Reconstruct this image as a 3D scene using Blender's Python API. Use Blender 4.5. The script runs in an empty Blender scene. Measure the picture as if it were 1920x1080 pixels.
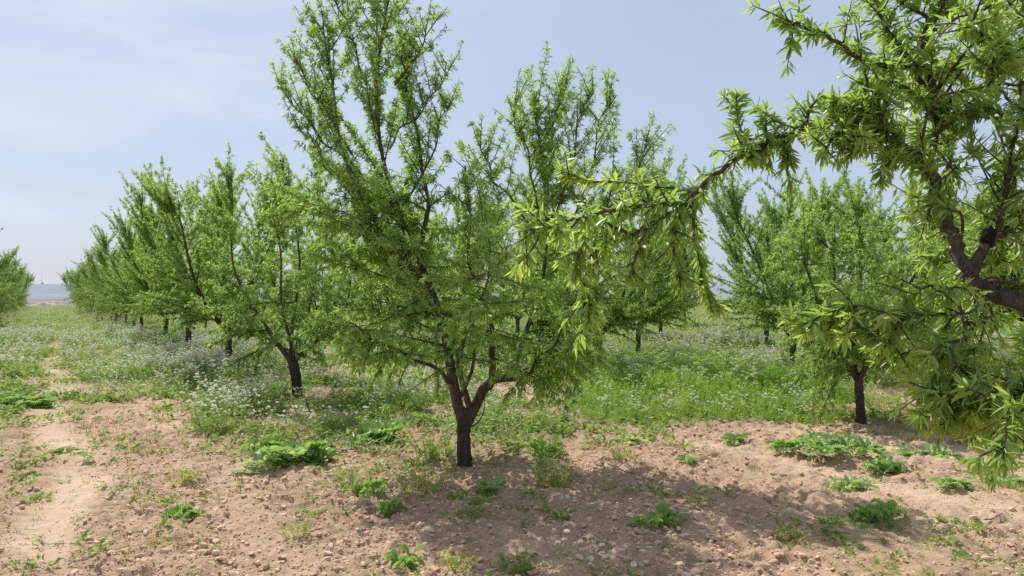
import bpy, math, random
import numpy as np
from mathutils import Vector

# ------------------------------------------------------------------ basics
scene = bpy.context.scene
COL = scene.collection
F, CXP, CYP, HORIZ, CAMH = 1400.0, 960.0, 540.0, 553.0, 1.70
PITCH = math.atan((HORIZ - CYP) / F)
U = np.array([-0.526, 0.851])          # direction of the orchard rows
N = np.array([0.851, 0.526])           # across the rows
R = math.radians
SUN_AZ, SUN_EL = R(-37), R(52)

def rs_xy(r, s):
    return (r * N[0] + s * U[0], r * N[1] + s * U[1])

def at(px, py, y):
    """A point of the place that lies y metres ahead of the camera in the direction of a photo pixel."""
    u, v = (px - CXP) / F, (CYP - py) / F
    d = (u, math.cos(PITCH) - v * math.sin(PITCH), math.sin(PITCH) + v * math.cos(PITCH))
    k = y / d[1]
    return np.array([d[0] * k, y, CAMH + d[2] * k])

# ------------------------------------------------------------------ noise
def _hash(ix, iy, seed):
    h = (ix * 374761393 + iy * 668265263 + seed * 1442695041) & 0xFFFFFFFF
    h = ((h ^ (h >> 13)) * 1274126177) & 0xFFFFFFFF
    h = ((h ^ (h >> 16)) * 2246822519) & 0xFFFFFFFF
    return ((h ^ (h >> 15)) & 0xFFFFFF) / float(0xFFFFFF)

def vnoise(x, y, seed=0):
    x = np.asarray(x, float); y = np.asarray(y, float)
    ix = np.floor(x).astype(np.int64); iy = np.floor(y).astype(np.int64)
    fx = x - ix; fy = y - iy
    fx = fx * fx * fx * (fx * (fx * 6 - 15) + 10); fy = fy * fy * fy * (fy * (fy * 6 - 15) + 10)
    a = _hash(ix, iy, seed); b = _hash(ix + 1, iy, seed)
    c = _hash(ix, iy + 1, seed); d = _hash(ix + 1, iy + 1, seed)
    return (a + (b - a) * fx) * (1 - fy) + (c + (d - c) * fx) * fy

def fbm(x, y, seed=0, octs=3):
    t = 0; amp = 1; tot = 0
    for k in range(octs):
        t = t + amp * vnoise(x * 2 ** k + 17.3 * k, y * 2 ** k - 9.1 * k, seed + k); tot += amp; amp *= .5
    return t / tot

def sstep(a, b, x):
    t = np.clip((x - a) / (b - a), 0, 1)
    return t * t * (3 - 2 * t)

# ------------------------------------------------------------------ mesh helpers
def np_mesh(name, V, T=None, Q=None, mats=(), TM=None, QM=None, smooth=False, col=None):
    V = np.asarray(V, np.float32)
    T = np.zeros((0, 3), np.int32) if T is None else np.asarray(T, np.int32)
    Q = np.zeros((0, 4), np.int32) if Q is None else np.asarray(Q, np.int32)
    me = bpy.data.meshes.new(name)
    me.vertices.add(len(V)); me.vertices.foreach_set('co', V.ravel())
    loops = np.concatenate([T.ravel(), Q.ravel()])
    me.loops.add(len(loops)); me.loops.foreach_set('vertex_index', loops)
    npoly = len(T) + len(Q)
    me.polygons.add(npoly)
    st = np.concatenate([np.arange(len(T)) * 3, len(T) * 3 + np.arange(len(Q)) * 4]).astype(np.int32)
    me.polygons.foreach_set('loop_start', st)
    if TM is not None or QM is not None:
        mi = np.concatenate([np.zeros(len(T), np.int32) if TM is None else TM, np.zeros(len(Q), np.int32) if QM is None else QM]).astype(np.int32)
        me.polygons.foreach_set('material_index', mi)
    me.polygons.foreach_set('use_smooth', np.full(npoly, smooth, bool))
    for m in mats: me.materials.append(m)
    if col is not None:
        a = me.color_attributes.new('Col', 'FLOAT_COLOR', 'POINT')
        c = np.ones((len(V), 4), np.float32); c[:, :col.shape[1]] = col
        a.data.foreach_set('color', c.ravel())
    me.update(calc_edges=True)
    return me

def link(name, me, parent=None, loc=None):
    o = bpy.data.objects.new(name, me); COL.objects.link(o)
    if parent is not None: o.parent = parent
    if loc is not None: o.location = loc
    return o

def tag(o, label=None, cat=None, group=None, kind=None):
    if label: o['label'] = label
    if cat: o['category'] = cat
    if group: o['group'] = group
    if kind: o['kind'] = kind
    return o

def empty(name, loc, rz=0):
    o = bpy.data.objects.new(name, None); COL.objects.link(o)
    o.location = loc; o.rotation_euler = (0, 0, rz); o.empty_display_size = .2
    return o

# ------------------------------------------------------------------ materials
def new_mat(name):
    m = bpy.data.materials.new(name); m.use_nodes = True
    nt = m.node_tree; nt.nodes.clear()
    out = nt.nodes.new('ShaderNodeOutputMaterial')
    return m, nt, out

def nd(nt, t, **kw):
    n = nt.nodes.new(t)
    for k, v in kw.items(): setattr(n, k, v)
    return n

def mixrgb(nt, fac, a, b, mode='MIX'):
    n = nd(nt, 'ShaderNodeMix', data_type='RGBA', blend_type=mode)
    for sock, val in ((n.inputs[0], fac), (n.inputs[6], a), (n.inputs[7], b)):
        if isinstance(val, bpy.types.NodeSocket): nt.links.new(val, sock)
        elif isinstance(val, (int, float)): sock.default_value = val
        else: sock.default_value = (*val, 1)
    return n.outputs[2]

def leaf_mat(name, dark, mid, young, trans=.5, tgain=(1.6, 1.5, .9), gloss=.08, rough=.42):
    m, nt, out = new_mat(name)
    a = nd(nt, 'ShaderNodeAttribute', attribute_name='Col')
    sp = nd(nt, 'ShaderNodeSeparateColor'); nt.links.new(a.outputs['Color'], sp.inputs[0])
    c = mixrgb(nt, sp.outputs[0], dark, mid)
    c = mixrgb(nt, sp.outputs[1], c, young)
    tc = mixrgb(nt, 1.0, c, tgain, 'MULTIPLY')
    d = nd(nt, 'ShaderNodeBsdfDiffuse'); nt.links.new(c, d.inputs[0])
    t = nd(nt, 'ShaderNodeBsdfTranslucent'); nt.links.new(tc, t.inputs[0])
    g = nd(nt, 'ShaderNodeBsdfGlossy'); g.inputs['Roughness'].default_value = rough
    g.inputs[0].default_value = (.9, .95, 1, 1)
    mx = nd(nt, 'ShaderNodeMixShader'); mx.inputs[0].default_value = trans
    nt.links.new(d.outputs[0], mx.inputs[1]); nt.links.new(t.outputs[0], mx.inputs[2])
    mg = nd(nt, 'ShaderNodeMixShader')
    lw = nd(nt, 'ShaderNodeLayerWeight'); lw.inputs[0].default_value = .5
    pw = nd(nt, 'ShaderNodeMath', operation='POWER'); nt.links.new(lw.outputs['Facing'], pw.inputs[0]); pw.inputs[1].default_value = 2.5
    ma = nd(nt, 'ShaderNodeMath', operation='MULTIPLY_ADD'); nt.links.new(pw.outputs[0], ma.inputs[0])
    ma.inputs[1].default_value = gloss * 1.2; ma.inputs[2].default_value = gloss * .4
    nt.links.new(ma.outputs[0], mg.inputs[0])
    nt.links.new(mx.outputs[0], mg.inputs[1]); nt.links.new(g.outputs[0], mg.inputs[2])
    nt.links.new(mg.outputs[0], out.inputs[0])
    return m

M_LEAF = leaf_mat('almond_leaf', (.140, .270, .078), (.245, .430, .115), (.41, .55, .13), trans=.58)
M_LEAF_NEAR = leaf_mat('almond_leaf_near', (.135, .235, .062), (.235, .375, .090), (.36, .47, .10), trans=.62, tgain=(1.7, 1.65, 1.05), gloss=.09, rough=.36)
M_LEAF_FAR = leaf_mat('almond_leaf_hazy', (.100, .185, .060), (.180, .325, .085), (.32, .43, .10), trans=.54)  # separate leaf colour for far trees, set to stand for distance haze
M_WEED = leaf_mat('weed_leaf', (.095, .195, .040), (.190, .340, .065), (.36, .43, .09), trans=.48, gloss=.04)
M_THISTLE = leaf_mat('rosette_leaf', (.14, .28, .060), (.26, .43, .105), (.48, .56, .36), trans=.5, gloss=.06)
M_HERB = leaf_mat('herb_leaf', (.120, .260, .040), (.225, .440, .066), (.42, .48, .10), trans=.52, gloss=.03)
M_DRY = leaf_mat('dry_stem', (.16, .14, .06), (.30, .25, .12), (.38, .33, .17), trans=.3, gloss=.03)

def petal_mat(name, c):
    m, nt, out = new_mat(name)
    d = nd(nt, 'ShaderNodeBsdfDiffuse'); d.inputs[0].default_value = (*c, 1)
    t = nd(nt, 'ShaderNodeBsdfTranslucent'); t.inputs[0].default_value = (*c, 1)
    mx = nd(nt, 'ShaderNodeMixShader'); mx.inputs[0].default_value = .4
    nt.links.new(d.outputs[0], mx.inputs[1]); nt.links.new(t.outputs[0], mx.inputs[2])
    nt.links.new(mx.outputs[0], out.inputs[0])
    return m
M_PETAL = petal_mat('white_petal', (.82, .80, .70))
M_UMBEL = petal_mat('pale_umbel', (.60, .68, .34))

def bark_mat(name, lo, hi, zsplit=None, black=(.030, .023, .019)):
    m, nt, out = new_mat(name)
    tc = nd(nt, 'ShaderNodeTexCoord')
    mp = nd(nt, 'ShaderNodeMapping'); mp.inputs['Scale'].default_value = (1, 1, .28)
    nt.links.new(tc.outputs['Object'], mp.inputs[0])
    n1 = nd(nt, 'ShaderNodeTexNoise'); n1.inputs['Scale'].default_value = 38; n1.inputs['Detail'].default_value = 8
    n1.inputs['Roughness'].default_value = .7
    n2 = nd(nt, 'ShaderNodeTexNoise'); n2.inputs['Scale'].default_value = 7; n2.inputs['Detail'].default_value = 4
    vo = nd(nt, 'ShaderNodeTexVoronoi', feature='DISTANCE_TO_EDGE'); vo.inputs['Scale'].default_value = 42
    for n in (n1, vo): nt.links.new(mp.outputs[0], n.inputs['Vector'])
    nt.links.new(tc.outputs['Object'], n2.inputs['Vector'])
    cr = nd(nt, 'ShaderNodeValToRGB'); cr.color_ramp.elements[0].position = .35; cr.color_ramp.elements[1].position = .68
    nt.links.new(n1.outputs[0], cr.inputs[0])
    c = mixrgb(nt, cr.outputs[0], lo, hi)
    g = mixrgb(nt, n2.outputs[0], (.55, .55, .55), (1.35, 1.3, 1.25))
    c = mixrgb(nt, 1.0, c, g, 'MULTIPLY')
    if zsplit is not None:
        sx = nd(nt, 'ShaderNodeSeparateXYZ'); nt.links.new(tc.outputs['Object'], sx.inputs[0])
        ad = nd(nt, 'ShaderNodeMath', operation='MULTIPLY_ADD'); nt.links.new(n2.outputs[0], ad.inputs[0])
        ad.inputs[1].default_value = .35; nt.links.new(sx.outputs[2], ad.inputs[2])
        mr = nd(nt, 'ShaderNodeMapRange', interpolation_type='SMOOTHSTEP'); nt.links.new(ad.outputs[0], mr.inputs[0])
        mr.inputs[1].default_value = zsplit; mr.inputs[2].default_value = zsplit + .55
        bl = mixrgb(nt, cr.outputs[0], black, tuple(3.2 * v for v in black))
        c = mixrgb(nt, mr.outputs[0], bl, c)
    b = nd(nt, 'ShaderNodeBsdfPrincipled'); nt.links.new(c, b.inputs['Base Color'])
    b.inputs['Roughness'].default_value = .9; b.inputs['Specular IOR Level'].default_value = .2
    mu = nd(nt, 'ShaderNodeMath', operation='MULTIPLY_ADD'); nt.links.new(vo.outputs[0], mu.inputs[0])
    mu.inputs[1].default_value = .8; nt.links.new(n1.outputs[0], mu.inputs[2])
    bu = nd(nt, 'ShaderNodeBump'); bu.inputs['Strength'].default_value = .9; bu.inputs['Distance'].default_value = .02
    nt.links.new(mu.outputs[0], bu.inputs['Height']); nt.links.new(bu.outputs[0], b.inputs['Normal'])
    nt.links.new(b.outputs[0], out.inputs[0])
    return m
M_BARK = bark_mat('almond_bark', (.060, .047, .040), (.26, .20, .165), zsplit=.48)
M_BRANCH = bark_mat('almond_branch_bark', (.052, .041, .035), (.19, .145, .118))
M_CUT = bark_mat('charred_cut_bark', (.008, .007, .007), (.03, .026, .024))
M_TWIG = bark_mat('dry_twig', (.10, .08, .065), (.24, .20, .16))

# ------------------------------------------------------------------ ground
TRACKS = ((.12, .25, 1.0), (1.45, .22, .35), (6.55, .30, .6), (8.0, .26, .35))

def track_mask(x, y):
    r = x * N[0] + y * N[1]; s = x * U[0] + y * U[1]
    w = fbm(s * .35, r * .2, 5, 2) * .5 - .25
    m = 0
    br = sstep(.28, .55, fbm(x * .9, y * .9, 15, 2))
    for c, h, k in TRACKS:
        m = np.maximum(m, k * (1 - sstep(h * .35, h * 1.5, np.abs(r + w - c))))
    return m * (.45 + .55 * br)

def gh(x, y):
    """ground height"""
    x = np.asarray(x, float); y = np.asarray(y, float)
    d = np.hypot(x, y)
    tr = track_mask(x, y)
    fade = 1 - sstep(25, 60, d)
    h = .10 * (fbm(x * .30, y * .30, 11, 2) - .5)
    rough = .35 + .9 * fbm(x * .8, y * .8, 21, 2)
    cl = np.abs(fbm(x * 5.2, y * 5.2, 31, 2) - .5) * 2
    c2 = fbm(x * 15, y * 15, 41, 2)
    c3 = vnoise(x * 34, y * 34, 51)
    t = .075 * (cl - .25) + .062 * (c2 - .5) + .034 * (c3 - .5)
    rr = x * N[0] + y * N[1]
    fur = .018 * np.sin(rr * 9.0 + 3 * fbm(x * .5, y * .5, 61, 2))
    h = h + fade * (t * rough * (1 - .78 * tr) + fur * (1 - tr) - .035 * tr)
    # the land rises far off
    h = h + sstep(300, 2500, d) * 6
    return h

def cover(x, y):
    """how thickly the weeds stand, 0..1, in three kinds: white flowering weeds, tall green herb, low mixed green"""
    x = np.asarray(x, float); y = np.asarray(y, float)
    r = x * N[0] + y * N[1]; s = x * U[0] + y * U[1]
    n1 = fbm(x * .55, y * .55, 71, 3); n2 = fbm(x * .9 + 40, y * .9, 81, 3); n3 = fbm(x * .22, y * .22, 91, 2)
    tr = track_mask(x, y)
    # white flowers: along the main row beyond the first tree, and everywhere beyond s = 20
    strip = sstep(1.35, 2.1, r + (n1 - .5) * 1.2) * (1 - sstep(5.2, 6.6, r + (n1 - .5) * 1.5)) * sstep(6.6, 11.0, s + (n1 - .5) * 3.5)
    alley = sstep(13, 24, s + (n2 - .5) * 10) * (r < 2.2) * .8
    right = sstep(12.5, 16.0, y + (n1 - .5) * 4) * (r > 5.5) * .75
    hole = sstep(.30, .46, n2)
    wf = np.maximum(np.maximum(strip * 1.0, alley), right) * (.12 + .88 * hole)
    wf = wf * (1 - tr * (1 - sstep(30, 60, s)) * .95)
    # tall green herb patch in the second alley
    gx = x - (y - 10) * .10
    gp = sstep(.3, 1.1, gx + (n1 - .5) * 1.2) * (1 - sstep(4.3, 6.4, gx + (n1 - .5) * 2)) \
        * sstep(9.3, 11.4, y + (n1 - .5) * 2.0 + .06 * np.abs(x - 3)) * (1 - sstep(15.5, 19, y + (n2 - .5) * 2))
    gp = np.clip(gp, 0, 1)
    # low mixed green
    lo = sstep(5.2, 12, s + (n3 - .5) * 6 - 1.0 * (r < 1.2)) * sstep(.40, .62, n1 * .6 + n3 * .4)
    lo = np.maximum(lo, .9 * sstep(9.2, 12, y) * sstep(.42, .6, n2))
    n4 = fbm(x * 1.5 + 7, y * 1.5, 95, 2)
    lo = lo * (.25 + .75 * sstep(.36, .58, n4)); gp = gp * (.45 + .55 * sstep(.33, .5, n4))
    lo = lo * (1 - tr * (1 - sstep(28, 55, s)) * .92)
    wf = wf * (1 - .8 * gp)
    return np.clip(wf, 0, 1), gp, np.clip(lo, 0, 1)

def axis(lo, fine0, fine1, step, hi, k=1.045):
    a = list(np.arange(fine0, fine1, step)); st = step; v = a[-1]; up = []
    while v < hi: st *= k; v += st; up.append(v)
    st = step; v = a[0]; dn = []
    while v > lo: st *= k; v -= st; dn.append(v)
    return np.array(dn[::-1] + a + up)

xs = axis(-4200, -4.2, 6.2, .024, 4200, 1.05)
ys = axis(-40, 4.0, 9.5, .020, 5200, 1.028)
GX, GY = np.meshgrid(xs, ys)
gx_, gy_ = GX.ravel(), GY.ravel()
gz_ = gh(gx_, gy_)
wf_, gp_, lo_ = cover(gx_, gy_)
nx, ny = len(xs), len(ys)
ii = (np.arange(ny - 1)[:, None] * nx + np.arange(nx - 1)[None, :]).ravel()
GQ = np.stack([ii, ii + 1, ii + 1 + nx, ii + nx], 1)
s_ = gx_ * U[0] + gy_ * U[1]
dist_ = np.hypot(gx_, gy_)
green = np.clip(.5 * wf_ + .8 * gp_ + .45 * lo_, 0, 1)
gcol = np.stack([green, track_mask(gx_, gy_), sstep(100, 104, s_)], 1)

def ground_mat():
    m, nt, out = new_mat('tilled_soil')
    a = nd(nt, 'ShaderNodeAttribute', attribute_name='Col')
    sp = nd(nt, 'ShaderNodeSeparateColor'); nt.links.new(a.outputs['Color'], sp.inputs[0])
    geo = nd(nt, 'ShaderNodeNewGeometry')
    def noise(scale, det=6, rough=.6):
        n = nd(nt, 'ShaderNodeTexNoise'); n.inputs['Scale'].default_value = scale
        n.inputs['Detail'].default_value = det; n.inputs['Roughness'].default_value = rough
        nt.links.new(geo.outputs['Position'], n.inputs['Vector']); return n.outputs[0]
    nb, nm, nf, nv = noise(.7, 4), noise(6, 6), noise(60, 8, .7), noise(14, 6, .7)
    def ramp(s, p0, p1):
        r = nd(nt, 'ShaderNodeMapRange', interpolation_type='SMOOTHSTEP'); nt.links.new(s, r.inputs[0])
        r.inputs[1].default_value = p0; r.inputs[2].default_value = p1; return r.outputs[0]
    c = mixrgb(nt, ramp(nm, .3, .7), (.50, .352, .240), (.66, .482, .345))
    c = mixrgb(nt, ramp(nb, .35, .65), c, (.60, .410, .280))
    c = mixrgb(nt, ramp(nf, .25, .75), mixrgb(nt, 1.0, c, (.72, .70, .68), 'MULTIPLY'), c)
    c = mixrgb(nt, sp.outputs[1], c, mixrgb(nt, .6, c, (.70, .525, .385)))
    c = mixrgb(nt, 1.0, c, mixrgb(nt, ramp(noise(.38, 5, .65), .36, .64), (.86, .84, .82), (1.06, 1.06, 1.06)), 'MULTIPLY')
    # low green growing into the soil
    gcl = mixrgb(nt, ramp(nv, .35, .65), (.075, .105, .035), (.20, .20, .085))
    mg = nd(nt, 'ShaderNodeMath', operation='MULTIPLY'); nt.links.new(sp.outputs[0], mg.inputs[0]); nt.links.new(ramp(nv, .25, .6), mg.inputs[1])
    c = mixrgb(nt, mg.outputs[0], c, gcl)
    # ploughed fields beyond the orchard, paler and bluer with distance: haze put into the colour
    sx = nd(nt, 'ShaderNodeSeparateXYZ'); nt.links.new(geo.outputs['Position'], sx.inputs[0])
    nfld = nd(nt, 'ShaderNodeTexNoise'); nfld.inputs['Scale'].default_value = 1; nfld.inputs['Detail'].default_value = 3
    mp = nd(nt, 'ShaderNodeMapping'); mp.inputs['Scale'].default_value = (.0012, .02, 0)
    nt.links.new(geo.outputs['Position'], mp.inputs[0]); nt.links.new(mp.outputs[0], nfld.inputs['Vector'])
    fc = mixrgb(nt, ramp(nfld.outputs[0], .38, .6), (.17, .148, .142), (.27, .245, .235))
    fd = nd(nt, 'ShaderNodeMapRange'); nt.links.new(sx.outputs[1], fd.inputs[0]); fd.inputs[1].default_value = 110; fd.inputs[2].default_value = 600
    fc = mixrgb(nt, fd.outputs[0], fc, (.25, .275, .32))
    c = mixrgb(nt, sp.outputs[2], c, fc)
    b = nd(nt, 'ShaderNodeBsdfPrincipled'); nt.links.new(c, b.inputs['Base Color'])
    b.inputs['Roughness'].default_value = 1; b.inputs['Specular IOR Level'].default_value = .05
    bu = nd(nt, 'ShaderNodeBump'); bu.inputs['Strength'].default_value = .85; bu.inputs['Distance'].default_value = .018
    ad = nd(nt, 'ShaderNodeMath', operation='ADD'); nt.links.new(nf, ad.inputs[0]); nt.links.new(nv, ad.inputs[1])
    nt.links.new(ad.outputs[0], bu.inputs['Height']); nt.links.new(bu.outputs[0], b.inputs['Normal'])
    nt.links.new(b.outputs[0], out.inputs[0])
    return m
M_SOIL = ground_mat()
gme = np_mesh('ground', np.stack([gx_, gy_, gz_], 1), Q=GQ, mats=[M_SOIL], smooth=True, col=gcol)
tag(link('ground', gme), kind='structure')

def clod_mat():
    m, nt, out = new_mat('dry_clod')
    a = nd(nt, 'ShaderNodeAttribute', attribute_name='Col')
    sp = nd(nt, 'ShaderNodeSeparateColor'); nt.links.new(a.outputs['Color'], sp.inputs[0])
    c = mixrgb(nt, sp.outputs[0], (.52, .350, .235), (.72, .515, .362))
    geo = nd(nt, 'ShaderNodeNewGeometry')
    n = nd(nt, 'ShaderNodeTexNoise'); n.inputs['Scale'].default_value = 90; n.inputs['Detail'].default_value = 5
    nt.links.new(geo.outputs['Position'], n.inputs['Vector'])
    b = nd(nt, 'ShaderNodeBsdfPrincipled'); nt.links.new(c, b.inputs['Base Color'])
    b.inputs['Roughness'].default_value = 1; b.inputs['Specular IOR Level'].default_value = .05
    bu = nd(nt, 'ShaderNodeBump'); bu.inputs['Strength'].default_value = .6; bu.inputs['Distance'].default_value = .01
    nt.links.new(n.outputs[0], bu.inputs['Height']); nt.links.new(bu.outputs[0], b.inputs['Normal'])
    nt.links.new(b.outputs[0], out.inputs[0])
    return m
M_CLOD = clod_mat()

# ------------------------------------------------------------------ scatter of templates into one mesh
def merge_templates(tmpls, which, P, yaw, scale, rnd=None, tilt=0, rng=None):
    """tmpls: list of dict V,T,M,C ; returns V,T,M,C of all copies"""
    VV, TT, MM, CC = [], [], [], []; off = 0
    for k, t in enumerate(tmpls):
        idx = np.nonzero(which == k)[0]
        if not len(idx): continue
        v = t['V']; n = len(v)
        ca, sa = np.cos(yaw[idx])[:, None], np.sin(yaw[idx])[:, None]
        s = scale[idx][:, None]
        X = (v[None, :, 0] * ca - v[None, :, 1] * sa) * s
        Y = (v[None, :, 0] * sa + v[None, :, 1] * ca) * s
        Z = v[None, :, 2] * s
        if tilt and rng is not None:
            X = X + Z * rng.normal(0, tilt, (len(idx), 1)); Y = Y + Z * rng.normal(0, tilt, (len(idx), 1))
        V = np.stack([X + P[idx, 0][:, None], Y + P[idx, 1][:, None], Z + P[idx, 2][:, None]], 2)
        VV.append(V.reshape(-1, 3))
        TT.append((t['T'][None] + (np.arange(len(idx)) * n)[:, None, None] + off).reshape(-1, 3))
        MM.append(np.tile(t['M'], len(idx)))
        c = np.repeat(t['C'][None], len(idx), 0).copy()
        if rnd is not None: c[:, :, 0] = np.clip(c[:, :, 0] + (rnd[idx] - .5)[:, None], 0, 1)
        CC.append(c.reshape(-1, 3)); off += n * len(idx)
    return np.concatenate(VV), np.concatenate(TT), np.concatenate(MM), np.concatenate(CC)

def ico(sub):
    import bmesh
    bm = bmesh.new(); bmesh.ops.create_icosphere(bm, subdivisions=sub, radius=1)
    v = np.array([x.co[:] for x in bm.verts]); f = np.array([[y.index for y in x.verts] for x in bm.faces]); bm.free()
    return v, f

def clod_templates():
    rng = np.random.default_rng(3); out = []
    for k in range(10):
        v, f = ico(2 if k < 5 else 1)
        v = v.copy()
        for _ in range(7):                              # cut facets so that it is lumpy, not round
            d = rng.normal(size=3); d /= np.linalg.norm(d); h = rng.uniform(.45, .85)
            e = v @ d - h; v -= np.where(e > 0, e, 0)[:, None] * d
        v += rng.normal(0, .05, v.shape)
        v *= np.array([1, rng.uniform(.6, .95), rng.uniform(.5, .8)])
        out.append(dict(V=v, T=f, M=np.zeros(len(f), int), C=np.full((len(v), 3), .5)))
    return out

rng = np.random.default_rng(12)
n = 120000
cy = 3.6 + (rng.random(n) ** 1.35) * 12.0
cx = (rng.random(n) * 2 - 1) * (cy * .78 + .5)
sz = .005 + .0105 * (rng.pareto(3.3, n)); sz = np.clip(sz, .005, .034)
w_, g_, l_ = cover(cx, cy)
patch = fbm(cx * 1.1, cy * 1.1, 301, 3)
keep = rng.random(n) > (track_mask(cx, cy) * .90 + .6 * np.maximum(w_, g_)) 
keep &= rng.random(n) < sstep(.25, .62, patch) + .2
keep &= ~((track_mask(cx, cy) > .4) & (sz > .018))
cx, cy, sz = cx[keep], cy[keep], sz[keep]
which = np.where(sz > .017, rng.integers(0, 5, len(sz)), rng.integers(5, 10, len(sz)))
P = np.stack([cx, cy, gh(cx, cy) + sz * .18], 1)
V, T, Mi, C = merge_templates(clod_templates(), which, P, rng.random(len(sz)) * 6.28, sz, rnd=rng.random(len(sz)))
tag(link('soil_clods', np_mesh('soil_clods', V, T=T, mats=[M_CLOD], smooth=False, col=C)),
    'loose dry reddish clods and pebbles strewn over the tilled soil', 'soil clods', kind='stuff')

# ------------------------------------------------------------------ tree generator
UP = np.array([0., 0, 1])
def unit(v):
    v = np.asarray(v, float); return v / (np.linalg.norm(v) + 1e-9)

def spline(pts, n):
    """Catmull-Rom through the given points"""
    p = np.asarray(pts, float)
    p = np.vstack([2 * p[0] - p[1], p, 2 * p[-1] - p[-2]])
    out = []; m = len(p) - 3
    for t in np.linspace(0, m - 1e-6, n):
        i = int(t); f = t - i
        a, b, c, d = p[i:i + 4]
        out.append(.5 * (2 * b + (c - a) * f + (2 * a - 5 * b + 4 * c - d) * f * f + (3 * b - a - 3 * c + d) * f ** 3))
    return np.array(out)

DENS = 2.55

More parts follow.
